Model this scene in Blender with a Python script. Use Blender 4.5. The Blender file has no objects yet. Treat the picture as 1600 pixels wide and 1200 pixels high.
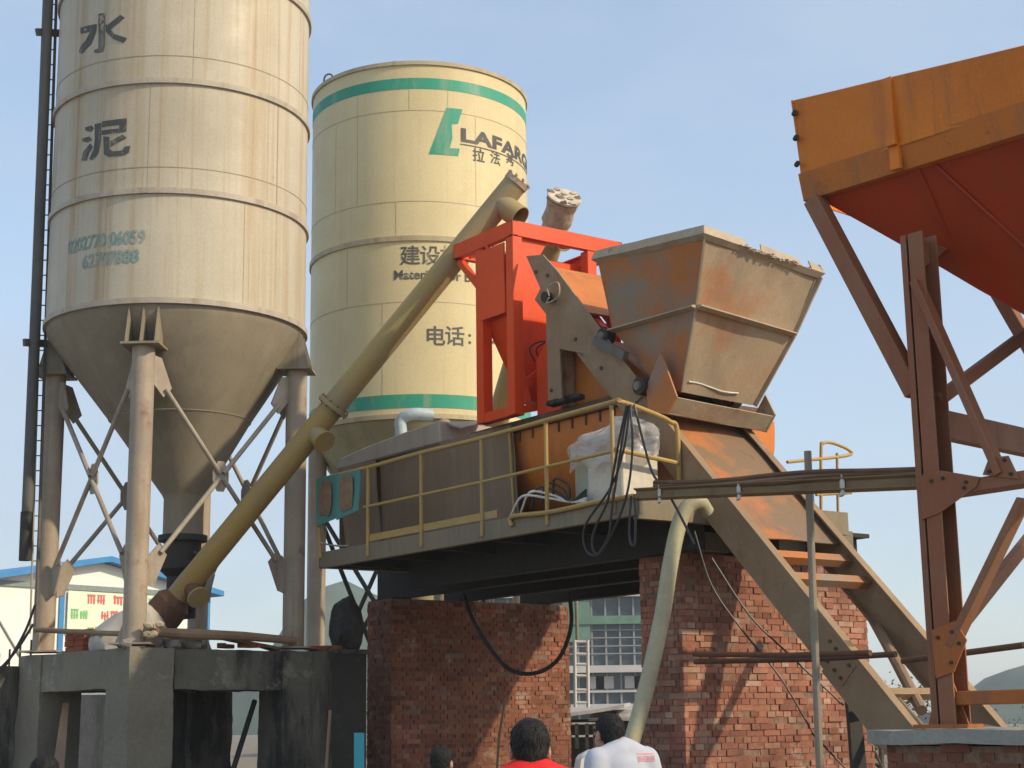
import bpy, bmesh, math, random
import numpy as np
from mathutils import Vector, Matrix, noise as mnoise
from mathutils.bvhtree import BVHTree
random.seed(7)
R = math.radians
SC = bpy.context.scene
COL = SC.collection
Z = Vector((0, 0, 1))

# ------------------------------------------------------------------ camera
FPX = 2500.0; PITCH = math.atan(525/2500); ROLL = R(0.8); CZ = 1.65
_f = Vector((0, math.cos(PITCH), math.sin(PITCH))); _u0 = Vector((0, -math.sin(PITCH), math.cos(PITCH))); _r0 = Vector((1, 0, 0))
CR = math.cos(ROLL)*_r0 - math.sin(ROLL)*_u0
CU = math.sin(ROLL)*_r0 + math.cos(ROLL)*_u0
CAM = Vector((0, 0, CZ))
cd = bpy.data.cameras.new('camera'); cam = bpy.data.objects.new('camera', cd); COL.objects.link(cam)
cd.sensor_width = 36; cd.lens = 36*FPX/1600; cd.clip_end = 3000; cd.clip_start = 0.1
cam.matrix_world = Matrix(((CR.x, CU.x, -_f.x, 0), (CR.y, CU.y, -_f.y, 0), (CR.z, CU.z, -_f.z, CZ), (0, 0, 0, 1)))
SC.camera = cam
# ------------------------------------------------------------------ sky, sun, exposure
SUN_EL = R(33); SUN_AZ = R(115)              # azimuth clockwise from +Y (towards +X)
w = bpy.data.worlds.new('World'); SC.world = w; w.use_nodes = True
nt = w.node_tree; bg = nt.nodes['Background']
sky = nt.nodes.new('ShaderNodeTexSky'); sky.sky_type = 'NISHITA'; sky.sun_disc = False
sky.sun_elevation = SUN_EL; sky.sun_rotation = SUN_AZ
sky.air_density = 1.0; sky.dust_density = 1.2; sky.ozone_density = 1.6; sky.altitude = 50
tcw = nt.nodes.new('ShaderNodeTexCoord'); mpw = nt.nodes.new('ShaderNodeMapping'); mpw.inputs['Scale'].default_value = (1.2, 1.2, 3.5)
nzw = nt.nodes.new('ShaderNodeTexNoise'); nzw.inputs['Scale'].default_value = 1.6; nzw.inputs['Detail'].default_value = 6; nzw.inputs['Roughness'].default_value = .55
rpw = nt.nodes.new('ShaderNodeValToRGB'); rpw.color_ramp.elements[0].position = .38; rpw.color_ramp.elements[1].position = .64; rpw.color_ramp.elements[0].color = (.36, .36, .36, 1); rpw.color_ramp.elements[1].color = (.80, .80, .80, 1)
mxw = nt.nodes.new('ShaderNodeMix'); mxw.data_type = 'RGBA'; mxw.inputs[7].default_value = (2.55, 3.05, 3.7, 1)     # thin high cloud over the blue
nt.links.new(tcw.outputs['Generated'], mpw.inputs[0]); nt.links.new(mpw.outputs[0], nzw.inputs['Vector']); nt.links.new(nzw.outputs[0], rpw.inputs[0])
nt.links.new(rpw.outputs[0], mxw.inputs[0]); tnt = nt.nodes.new('ShaderNodeMix'); tnt.data_type = 'RGBA'; tnt.blend_type = 'MULTIPLY'; tnt.inputs[0].default_value = 1; tnt.inputs[7].default_value = (1.06, 1.04, 1.0, 1)   # warm white balance
nt.links.new(sky.outputs[0], tnt.inputs[6]); nt.links.new(tnt.outputs[2], mxw.inputs[6]); nt.links.new(mxw.outputs[2], bg.inputs[0]); bg.inputs[1].default_value = 0.15
sl = bpy.data.lights.new('sun', 'SUN'); sl.energy = 2.7; sl.angle = R(1.2); sl.color = (1, .83, .58)
so = bpy.data.objects.new('sun', sl); COL.objects.link(so)
sd = Vector((math.sin(SUN_AZ)*math.cos(SUN_EL), math.cos(SUN_AZ)*math.cos(SUN_EL), math.sin(SUN_EL)))
so.rotation_euler = sd.to_track_quat('Z', 'Y').to_euler(); so.location = sd*60
SC.view_settings.view_transform = 'Standard'; SC.view_settings.look = 'None'
SC.view_settings.exposure = 0.6; SC.view_settings.gamma = 1.0

# ------------------------------------------------------------------ reading places from sight lines
def ray(px, py): return _f + CR*((px-800)/FPX) + CU*((600-py)/FPX)
def PY(px, py, Y): d = ray(px, py); return CAM + d*(Y/d.y)
PH = R(36)
U = Vector((-math.sin(PH), math.cos(PH), 0)); V = Vector((math.cos(PH), math.sin(PH), 0))
OO = PY(992, 800, 16.0); OO.z = 0
def L(a, b, z): return OO + U*a + V*b + Z*z            # plant frame: a along the mixer, b across, z up
def PB(px, py, b): d = ray(px, py); return CAM + d*((b-(CAM-OO).dot(V))/d.dot(V))
def PA(px, py, a): d = ray(px, py); return CAM + d*((a-(CAM-OO).dot(U))/d.dot(U))
def lerp(p, q, t): return p + (q-p)*t

# ------------------------------------------------------------------ materials
def nodes(name):
    m = bpy.data.materials.new(name); m.use_nodes = True
    return m, m.node_tree, m.node_tree.nodes['Principled BSDF']
def ramp(nt, src, p0, p1, c0=(0, 0, 0, 1), c1=(1, 1, 1, 1)):
    r = nt.nodes.new('ShaderNodeValToRGB'); e = r.color_ramp.elements
    e[0].position = p0; e[1].position = p1; e[0].color = c0; e[1].color = c1
    nt.links.new(src, r.inputs[0]); return r.outputs[0]
def noise(nt, coord, scale, detail=4, rough=.6, mul=None, off=(0, 0, 0)):
    if mul or any(off):
        mp = nt.nodes.new('ShaderNodeMapping'); mp.inputs['Scale'].default_value = mul or (1, 1, 1); mp.inputs['Location'].default_value = off
        nt.links.new(coord, mp.inputs[0]); coord = mp.outputs[0]
    n = nt.nodes.new('ShaderNodeTexNoise'); n.inputs['Scale'].default_value = scale
    n.inputs['Detail'].default_value = detail; n.inputs['Roughness'].default_value = rough
    nt.links.new(coord, n.inputs['Vector']); return n.outputs[0]
def mix(nt, fac, a, b, mode='MIX'):
    m = nt.nodes.new('ShaderNodeMix'); m.data_type = 'RGBA'; m.blend_type = mode
    for k, s in ((0, fac), (6, a), (7, b)):
        if isinstance(s, (int, float)): m.inputs[k].default_value = s
        elif isinstance(s, tuple): m.inputs[k].default_value = (*s[:3], 1)
        else: nt.links.new(s, m.inputs[k])
    return m.outputs[2]
def math_(nt, op, a, b):
    m = nt.nodes.new('ShaderNodeMath'); m.operation = op
    for k, s in ((0, a), (1, b)):
        if isinstance(s, (int, float)): m.inputs[k].default_value = s
        else: nt.links.new(s, m.inputs[k])
    return m.outputs[0]
def steel(name, base, alt, dirt, rust=(.16, .06, .025), big=.9, dirt_lo=.5, dirt_hi=.75, rust_lo=.66, rust_hi=.74, streak=(4, 4, .25),
          streak_amt=.8, rough=.6, bump=.25, metal=0.0, seed=0.0, alt_lo=.4, alt_hi=.65, fine=0.0, fcol=(.30, .17, .07), edge=0.0, ecol=(.30, .22, .15)):
    """painted, weathered sheet steel: two tones, dust running down in streaks, rust where it shows"""
    m, nt, bs = nodes(name)
    tc = nt.nodes.new('ShaderNodeTexCoord').outputs['Object']
    o = (seed, seed*1.7, seed*.6)
    n1 = noise(nt, tc, big, 6, .62, off=o)
    c = mix(nt, ramp(nt, n1, alt_lo, alt_hi), base, alt)
    n2 = noise(nt, tc, 1.0, 6, .65, mul=streak, off=o)
    c = mix(nt, math_(nt, 'MULTIPLY', ramp(nt, n2, dirt_lo, dirt_hi), streak_amt), c, dirt)
    if fine:
        n5 = noise(nt, tc, 1.0, 5, .75, mul=(streak[0]*2.6, streak[1]*2.6, .07), off=(o[0]+3, o[1], o[2]))
        n6 = noise(nt, tc, .55, 3, .5, off=(o[0]+9, o[1], o[2]))
        c = mix(nt, math_(nt, 'MULTIPLY', math_(nt, 'MULTIPLY', ramp(nt, n5, .54, .70), ramp(nt, n6, .44, .60)), fine), c, fcol)
        n7 = noise(nt, tc, 1.0, 4, .7, mul=(streak[0]*4, streak[1]*4, .16), off=(o[0], o[1]+4, o[2]))
        c = mix(nt, math_(nt, 'MULTIPLY', ramp(nt, n7, .62, .72), fine*.4), c, tuple(x*.55 for x in fcol))
    n3 = noise(nt, tc, 2.3, 10, .72, off=(o[0]+5, o[1], o[2]))
    c = mix(nt, ramp(nt, n3, rust_lo, rust_hi), c, rust)
    n4 = noise(nt, tc, 38, 5, .7)
    c = mix(nt, .22, c, mix(nt, 1.0, c, ramp(nt, n4, .3, .75, (.45, .45, .45, 1), (1.35, 1.35, 1.35, 1)), 'MULTIPLY'))
    if edge:
        bv = nt.nodes.new('ShaderNodeBevel'); bv.samples = 4; bv.inputs['Radius'].default_value = .018
        ge = nt.nodes.new('ShaderNodeNewGeometry'); dt = nt.nodes.new('ShaderNodeVectorMath'); dt.operation = 'DOT_PRODUCT'
        nt.links.new(bv.outputs[0], dt.inputs[0]); nt.links.new(ge.outputs['Normal'], dt.inputs[1])
        em = ramp(nt, dt.outputs['Value'], .80, .985, (1, 1, 1, 1), (0, 0, 0, 1))
        n9 = noise(nt, tc, 7, 6, .7)
        c = mix(nt, math_(nt, 'MULTIPLY', math_(nt, 'MULTIPLY', em, ramp(nt, n9, .38, .62)), edge), c, ecol)
    nt.links.new(c, bs.inputs['Base Color'])
    nt.links.new(ramp(nt, n3, .3, .8, (rough-.12,)*3+(1,), (min(1, rough+.22),)*3+(1,)), bs.inputs['Roughness'])
    bs.inputs['Metallic'].default_value = metal; bs.inputs['Specular IOR Level'].default_value = .3
    bp = nt.nodes.new('ShaderNodeBump'); bp.inputs['Strength'].default_value = bump; bp.inputs['Distance'].default_value = .02
    nt.links.new(math_(nt, 'ADD', math_(nt, 'MULTIPLY', n4, .3), n3), bp.inputs['Height']); nt.links.new(bp.outputs[0], bs.inputs['Normal'])
    return m
def plain(name, col, rough=.6, metal=0.0, var=.25, scale=14, bump=.12):
    m, nt, bs = nodes(name)
    tc = nt.nodes.new('ShaderNodeTexCoord').outputs['Object']
    n = noise(nt, tc, scale, 5, .65)
    lo = tuple(x*(1-var) for x in col)+(1,); hi = tuple(min(1, x*(1+var)) for x in col)+(1,)
    nt.links.new(ramp(nt, n, .3, .72, lo, hi), bs.inputs['Base Color'])
    bs.inputs['Roughness'].default_value = rough; bs.inputs['Metallic'].default_value = metal
    if bump:
        bp = nt.nodes.new('ShaderNodeBump'); bp.inputs['Strength'].default_value = bump; bp.inputs['Distance'].default_value = .02
        nt.links.new(n, bp.inputs['Height']); nt.links.new(bp.outputs[0], bs.inputs['Normal'])
    return m
def concrete(name, a, b, stain, seed=0, lo=.48, hi=.62):
    m, nt, bs = nodes(name)
    tc = nt.nodes.new('ShaderNodeTexCoord').outputs['Object']; o = (seed, seed*2, seed)
    n1 = noise(nt, tc, 1.3, 8, .68, off=o); c = mix(nt, ramp(nt, n1, .35, .65), a, b)
    n2 = noise(nt, tc, 1.0, 7, .7, mul=(2.2, 2.2, .5), off=o); c = mix(nt, ramp(nt, n2, lo, hi), c, stain)
    n3 = noise(nt, tc, 22, 8, .75); c = mix(nt, .35, c, mix(nt, 1.0, c, ramp(nt, n3, .3, .7, (.5, .5, .5, 1), (1.4, 1.4, 1.4, 1)), 'MULTIPLY'))
    n5 = noise(nt, tc, 1.7, 9, .72, off=(seed+3, 1, 0)); c = mix(nt, math_(nt, 'MULTIPLY', ramp(nt, n5, .58, .66), .5), c, tuple(min(.4, x*2.2) for x in a))
    nt.links.new(c, bs.inputs['Base Color']); bs.inputs['Roughness'].default_value = .9
    bp = nt.nodes.new('ShaderNodeBump'); bp.inputs['Strength'].default_value = .5; bp.inputs['Distance'].default_value = .02
    nt.links.new(math_(nt, 'ADD', n3, n1), bp.inputs['Height']); nt.links.new(bp.outputs[0], bs.inputs['Normal'])
    return m
def brickmat(name, pal):
    m, nt, bs = nodes(name)
    g = nt.nodes.new('ShaderNodeNewGeometry')
    r = nt.nodes.new('ShaderNodeValToRGB'); cr = r.color_ramp
    cr.elements[0].color = (*pal[0], 1); cr.elements[1].color = (*pal[-1], 1)
    for k in range(1, len(pal)-1):
        e = cr.elements.new(k/(len(pal)-1)); e.color = (*pal[k], 1)
    nt.links.new(g.outputs['Random Per Island'], r.inputs[0])
    tc = nt.nodes.new('ShaderNodeTexCoord').outputs['Object']
    n1 = noise(nt, tc, .9, 6, .65); n3 = noise(nt, tc, 30, 6, .75); n2 = noise(nt, tc, 3.5, 6, .7)
    c = mix(nt, .8, r.outputs[0], mix(nt, 1.0, r.outputs[0], ramp(nt, n1, .34, .66, (.42, .38, .36, 1), (1.25, 1.2, 1.15, 1)), 'MULTIPLY'))
    c = mix(nt, .45, c, mix(nt, 1.0, c, ramp(nt, n3, .3, .72, (.45, .45, .45, 1), (1.4, 1.4, 1.4, 1)), 'MULTIPLY'))
    c = mix(nt, math_(nt, 'MULTIPLY', ramp(nt, n2, .57, .68), .6), c, (.40, .31, .24))
    nt.links.new(c, bs.inputs['Base Color']); bs.inputs['Roughness'].default_value = .92
    bp = nt.nodes.new('ShaderNodeBump'); bp.inputs['Strength'].default_value = .5; bp.inputs['Distance'].default_value = .012
    nt.links.new(n3, bp.inputs['Height']); nt.links.new(bp.outputs[0], bs.inputs['Normal'])
    return m
M = {}
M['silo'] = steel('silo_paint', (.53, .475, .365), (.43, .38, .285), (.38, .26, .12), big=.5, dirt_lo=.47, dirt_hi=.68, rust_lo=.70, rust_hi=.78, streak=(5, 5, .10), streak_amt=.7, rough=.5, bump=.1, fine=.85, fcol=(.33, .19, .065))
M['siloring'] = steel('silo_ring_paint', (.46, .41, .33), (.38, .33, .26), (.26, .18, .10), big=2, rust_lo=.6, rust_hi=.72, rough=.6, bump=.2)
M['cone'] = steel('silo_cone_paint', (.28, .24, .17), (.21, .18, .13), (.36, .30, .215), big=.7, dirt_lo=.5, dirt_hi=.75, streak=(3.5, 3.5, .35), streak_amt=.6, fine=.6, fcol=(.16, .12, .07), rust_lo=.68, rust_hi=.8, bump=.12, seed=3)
M['leg'] = steel('silo_leg_paint', (.40, .33, .25), (.31, .26, .20), (.28, .16, .08), big=1.6, streak=(5, 5, .5), rust_lo=.6, rust_hi=.7, rust=(.25, .14, .08), bump=.3, seed=6, fine=.8, fcol=(.26, .15, .08))
M['brace'] = steel('brace_paint', (.38, .33, .26), (.28, .24, .19), (.24, .16, .10), big=2.5, bump=.2, seed=4)
M['seam'] = plain('weld_seam', (.33, .27, .19), .8)
M['cream'] = steel('cream_silo_paint', (.68, .58, .33), (.60, .50, .28), (.46, .36, .20), big=.45, dirt_lo=.56, dirt_hi=.8, streak=(4, 4, .1), streak_amt=.45, rust_lo=.76, rust_hi=.84, rough=.5, bump=.08, seed=9, fine=.35, fcol=(.42, .31, .16))
M['creamring'] = steel('cream_silo_ring', (.50, .43, .28), (.42, .35, .22), (.3, .22, .12), rust_lo=.7, rust_hi=.8, seed=2)
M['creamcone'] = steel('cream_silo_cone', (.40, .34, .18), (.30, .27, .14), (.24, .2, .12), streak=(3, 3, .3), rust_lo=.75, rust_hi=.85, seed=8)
M['green'] = steel('green_paint', (.035, .30, .19), (.05, .33, .22), (.30, .37, .27), big=.8, dirt_lo=.5, dirt_hi=.75, streak=(4, 4, .6), rust_lo=.85, rust_hi=.9, rough=.5, bump=.05)
M['letter'] = steel('lettering_grey', (.075, .075, .07), (.11, .11, .10), (.34, .30, .22), big=2, dirt_lo=.56, dirt_hi=.72, streak=(7, 7, 1.2), streak_amt=.8, rust=(.42, .37, .28), rust_lo=.60, rust_hi=.66, bump=0)
M['cyanletter'] = steel('lettering_faded_cyan', (.13, .27, .27), (.24, .34, .31), (.42, .38, .29), big=3, dirt_lo=.46, dirt_hi=.66, streak=(7, 7, 2), streak_amt=.8, rust=(.42, .37, .28), rust_lo=.60, rust_hi=.68, bump=0)
M['dark'] = plain('grimy_steel_and_shade', (.035, .03, .025), .75)  # dark steel; also the painted shade inside the spouts and shed
M['darkpipe'] = steel('dark_grey_pipe', (.13, .125, .115), (.09, .085, .08), (.2, .17, .13), rust_lo=.7, rust_hi=.8)
M['auger'] = steel('auger_paint', (.37, .275, .105), (.32, .255, .14), (.30, .23, .15), rust=(.2, .12, .06), big=.7, alt_lo=.42, alt_hi=.56, streak=(2, 2, 2), rust_lo=.68, rust_hi=.76, rough=.5, seed=5)
M['augery'] = steel('auger_yellow_paint', (.375, .25, .075), (.335, .25, .12), (.28, .205, .12), rust=(.16, .09, .04), big=1.0, streak=(2, 2, 2), streak_amt=.6, rust_lo=.66, rust_hi=.76, rough=.45, seed=1)
M['sack'] = plain('dusty_sack', (.42, .33, .24), .9, var=.3, bump=.4)
M['red'] = steel('red_paint', (.80, .070, .004), (.66, .06, .006), (.42, .09, .03), big=.9, rust_lo=.69, rust_hi=.80, rust=(.26, .05, .02), streak_amt=.6, fine=.4, fcol=(.34, .07, .03), rough=.42, bump=.08, edge=.7, ecol=(.30, .10, .05))
M['orange'] = steel('orange_paint', (.64, .20, .03), (.52, .17, .035), (.28, .12, .06), rust=(.12, .05, .025), big=.8, dirt_lo=.5, dirt_hi=.78, streak=(3, 3, .5), rust_lo=.68, rust_hi=.78, rough=.5, bump=.15, seed=2, edge=.6, ecol=(.25, .12, .06), fine=.5, fcol=(.26, .10, .04))
M['rust'] = steel('rusty_brown_paint', (.15, .07, .035), (.11, .055, .035), (.2, .12, .08), rust_lo=.6, rust_hi=.72, bump=.3)
M['chute'] = steel('worn_chute_plate', (.22, .145, .085), (.44, .165, .055), (.19, .155, .11), big=1.1, alt_lo=.5, alt_hi=.62, streak=(1.5, 1.5, 1), rust_lo=.62, rust_hi=.72, rust=(.10, .06, .035), bump=.3, seed=21)
M['rail'] = steel('track_rail_paint', (.31, .205, .115), (.255, .175, .105), (.38, .28, .185), big=.8, rust=(.24, .11, .05), rust_lo=.58, rust_hi=.70, streak=(2, 2, 2), bump=.25, seed=3, edge=.8, ecol=(.42, .30, .19), fine=.5, fcol=(.19, .10, .05))
M['bucket'] = steel('skip_bucket_paint', (.42, .32, .215), (.43, .20, .095), (.24, .205, .155), rust=(.32, .19, .105), big=.9, alt_lo=.57, alt_hi=.72, dirt_lo=.48, dirt_hi=.68, streak=(1.6, 1.6, .7), streak_amt=.75, rust_lo=.64, rust_hi=.78, rough=.65, bump=.3, seed=11.3, edge=.8, ecol=(.42, .33, .23))
M['bucketside'] = steel('skip_bucket_side_paint', (.46, .165, .045), (.28, .225, .165), (.22, .21, .18), rust=(.16, .09, .05), big=.9, alt_lo=.46, alt_hi=.6, dirt_lo=.52, dirt_hi=.7, streak=(1.6, 1.6, 1), streak_amt=.7, rust_lo=.66, rust_hi=.78, rough=.65, bump=.3, seed=7.7, edge=.8, ecol=(.42, .33, .23))
M['lip'] = steel('skip_rim_paint', (.45, .37, .27), (.36, .27, .18), (.3, .25, .19), rust=(.14, .13, .09), big=2, rust_lo=.6, rust_hi=.72, bump=.35, seed=1, edge=.8, ecol=(.42, .33, .23))
M['cement'] = plain('caked_cement', (.52, .45, .36), .95, var=.35, scale=9, bump=.6)
M['brownsheet'] = steel('brown_sheet', (.255, .175, .11), (.205, .15, .10), (.30, .225, .15), big=.6, streak=(6, 6, .2), rust_lo=.75, rust_hi=.85, rough=.7, bump=.12, seed=4)
M['greylid'] = steel('grey_lid', (.40, .36, .30), (.34, .31, .27), (.28, .24, .2), rust_lo=.75, rust_hi=.85, seed=2)
M['blueduct'] = plain('pale_blue_duct', (.36, .45, .50), .5, var=.15)
M['deck'] = steel('deck_edge_paint', (.24, .195, .125), (.19, .16, .11), (.28, .22, .15), rust_lo=.66, rust_hi=.76, seed=5, edge=.7, ecol=(.34, .26, .16), fine=.6, fcol=(.14, .10, .06))
M['under'] = plain('under_deck_steel', (.03, .027, .022), .85)  # near-black so the shade beneath the deck is already in the colour
M['yellow'] = steel('yellow_rail_paint', (.46, .30, .08), (.40, .27, .10), (.34, .27, .17), rust=(.2, .11, .05), big=3, rust_lo=.62, rust_hi=.72, rough=.5, seed=3)
M['turq'] = steel('turquoise_sheet', (.085, .27, .25), (.10, .30, .27), (.20, .22, .18), rust=(.28, .17, .09), big=2, streak_amt=.4, rust_lo=.8, rust_hi=.9, seed=3)
M['turqrust'] = plain('bare_rusty_patch', (.27, .17, .095), .85, var=.35, scale=8)
M['whitebox'] = plain('off_white_cabinet', (.58, .54, .45), .55, var=.12)
M['palebox'] = plain('pale_green_grey_box', (.36, .38, .30), .6, var=.15)
M['hose'] = steel('pale_hose', (.44, .40, .27), (.38, .37, .22), (.3, .26, .18), streak=(2, 2, 2), rust_lo=.8, rust_hi=.9, rough=.6, bump=.1)
M['cable'] = plain('black_cable', (.03, .03, .03), .5, bump=0)
M['white'] = plain('white_strap', (.7, .7, .66), .6)
M['traymat'] = steel('rusty_tray', (.26, .18, .085), (.20, .125, .06), (.13, .08, .045), big=2, streak=(2, 2, 2), rust_lo=.55, rust_hi=.68, bump=.2, seed=9)
M['bamboo'] = steel('bamboo_pole', (.28, .20, .12), (.22, .15, .08), (.14, .1, .06), streak=(1, 1, 6), rust_lo=.8, rust_hi=.9, rough=.6, seed=2)
M['wood'] = steel('rough_timber', (.30, .20, .125), (.24, .15, .09), (.34, .25, .17), big=2, streak=(3, 3, .4), rust_lo=.75, rust_hi=.85, bump=.5, seed=3)
M['pole'] = steel('grey_scaffold_tube', (.30, .26, .20), (.25, .22, .18), (.2, .13, .08), big=3, rust_lo=.66, rust_hi=.78, rough=.5, metal=.2)
M['hopper'] = steel('hopper_orange_paint', (.74, .215, .008), (.60, .165, .012), (.36, .135, .045), rust=(.15, .055, .02), big=.8, dirt_lo=.5, dirt_hi=.75, streak=(5, 5, .25), streak_amt=.55, rust_lo=.68, rust_hi=.78, rough=.45, bump=.12, seed=13, fine=.5, fcol=(.25, .1, .04), edge=.7, ecol=(.30, .15, .07))
M['hopflange'] = steel('hopper_flange_paint', (.50, .165, .035), (.58, .17, .018), (.30, .14, .065), rust=(.14, .06, .03), big=1.4, rust_lo=.6, rust_hi=.72, rough=.5, seed=8, edge=.7, ecol=(.3, .17, .09), fine=.5, fcol=(.2, .09, .04))
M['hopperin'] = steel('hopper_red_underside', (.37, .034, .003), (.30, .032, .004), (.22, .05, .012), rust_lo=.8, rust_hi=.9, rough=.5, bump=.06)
M['hopleg'] = steel('hopper_leg_paint', (.27, .095, .045), (.27, .14, .075), (.20, .11, .06), rust=(.30, .12, .03), big=.9, rust_lo=.64, rust_hi=.76, rough=.55, bump=.15, seed=4, edge=.7, ecol=(.36, .20, .11), fine=.6, fcol=(.12, .055, .03))
M['hopleghot'] = steel('hopper_foot_orange', (.42, .13, .025), (.34, .11, .03), (.2, .09, .05), rust=(.14, .06, .03), big=2, rust_lo=.62, rust_hi=.74, rough=.55, seed=6)
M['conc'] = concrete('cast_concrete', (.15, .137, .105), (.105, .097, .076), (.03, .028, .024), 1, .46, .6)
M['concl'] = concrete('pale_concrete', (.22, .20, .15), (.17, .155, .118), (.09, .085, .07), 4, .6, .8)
M['concd'] = concrete('dark_concrete', (.05, .047, .038), (.035, .033, .028), (.018, .017, .015), 6)  # darkest of the concrete tones
M['cap'] = concrete('grey_cement_cap', (.33, .33, .29), (.27, .27, .24), (.18, .17, .15), 3, .6, .8)
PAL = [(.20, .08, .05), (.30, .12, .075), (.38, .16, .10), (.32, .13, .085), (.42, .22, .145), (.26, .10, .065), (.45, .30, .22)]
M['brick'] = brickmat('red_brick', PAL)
M['brickdark'] = brickmat('darker_red_brick', [(.16, .062, .038), (.24, .088, .05), (.29, .11, .06), (.21, .078, .045), (.33, .16, .10)])  # darker copy of the red brick, middle wall's shade put into its colour
M['brickhot'] = brickmat('fresh_orange_brick', [(.42, .12, .05), (.5, .16, .07), (.38, .10, .045)])
M['mortar'] = plain('mortar', (.20, .125, .085), .95, var=.35, scale=20, bump=.4)
M['hutwall'] = plain('white_sandwich_panel', (.78, .77, .70), .5, var=.04, scale=3, bump=0)
M['hutblue'] = plain('blue_roof_sheet', (.035, .21, .48), .45, var=.12, scale=3, bump=0)
M['huttrim'] = plain('grey_green_trim', (.20, .25, .24), .6, bump=0)
M['bannerw'] = plain('pale_green_banner', (.66, .72, .56), .7, var=.08, bump=0)
M['bannerr'] = plain('red_lettering', (.62, .14, .12), .7, bump=0)
M['bannerg'] = plain('green_lettering', (.18, .48, .18), .7, bump=0)
M['ground'] = concrete('site_dirt', (.24, .19, .13), (.19, .15, .10), (.13, .1, .07), 2)
M['hill'] = plain('wooded_hill', (.055, .085, .05), .95, var=.5, scale=.05, bump=0)
M['glass'] = plain('tinted_glazing', (.05, .075, .085), .15, var=.3, scale=.6, bump=0)
M['bldgbar'] = plain('grey_facade_bars', (.25, .25, .25), .7, bump=0)
M['bldg'] = plain('pale_facade', (.50, .48, .46), .7, var=.1, scale=.8, bump=0)
M['bldgg'] = plain('green_netting', (.12, .22, .165), .8, var=.2, scale=1.5, bump=0)
M['tin'] = steel('shed_sheet', (.45, .42, .38), (.38, .35, .32), (.28, .24, .2), rust_lo=.7, rust_hi=.8)
M['carpaint'] = plain('white_car_paint', (.78, .78, .74), .25, var=.02, bump=0)
M['rubber'] = plain('tyre_rubber', (.02, .02, .02), .8, bump=0)
M['carglass'] = plain('car_window', (.10, .15, .14), .08, var=.05, bump=0)
M['cyan'] = plain('cyan_sheet', (.07, .50, .62), .5, var=.05, bump=0)
M['skin'] = plain('skin', (.44, .24, .15), .55, var=.08, scale=20, bump=.03)
M['hair'] = plain('black_hair', (.0045, .004, .004), .8, var=.6, scale=60, bump=.15)
M['redshirt'] = plain('red_cotton', (.60, .012, .014), .85, var=.08, scale=30, bump=.1)
M['whiteshirt'] = plain('white_cotton', (.43, .46, .54), .85, var=.04, scale=30, bump=.1)
M['greyshirt'] = plain('grey_cotton', (.085, .075, .07), .85, var=.1, scale=30, bump=.1)
M['trouser'] = plain('dark_trousers', (.035, .04, .055), .85, var=.15, scale=30)
M['shoe'] = plain('black_shoe', (.02, .02, .02), .5)
M['eye'] = plain('dark_eye', (.015, .012, .01), .2, bump=0)
M['pink'] = plain('faded_pink_print', (.72, .33, .36), .8, bump=0)
M['bark'] = plain('bark', (.10, .075, .055), .95, bump=.5)
M['leaf'] = plain('leaves', (.055, .085, .035), .7, var=.5, scale=2.5, bump=0)
M['tarp'] = plain('pale_tarpaulin', (.46, .43, .38), .7, var=.1, scale=4, bump=.2)
M['blackbag'] = plain('black_netted_sack', (.035, .033, .03), .7, var=.6, scale=18, bump=.6)
M['stone'] = concrete('broken_stone', (.30, .28, .25), (.23, .21, .19), (.15, .14, .12), 7)
M['drum'] = plain('dark_blue_drum', (.02, .045, .10), .4)
m, nt, bs = nodes('plastic_film'); M['film'] = m
bs.inputs['Base Color'].default_value = (.72, .71, .68, 1); bs.inputs['Roughness'].default_value = .16
bs.inputs['Transmission Weight'].default_value = .35; bs.inputs['Alpha'].default_value = .62
bp = nt.nodes.new('ShaderNodeBump'); bp.inputs['Strength'].default_value = .6; bp.inputs['Distance'].default_value = .03
nt.links.new(noise(nt, nt.nodes.new('ShaderNodeTexCoord').outputs['Object'], 9, 4, .6), bp.inputs['Height']); nt.links.new(bp.outputs[0], bs.inputs['Normal'])

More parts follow.
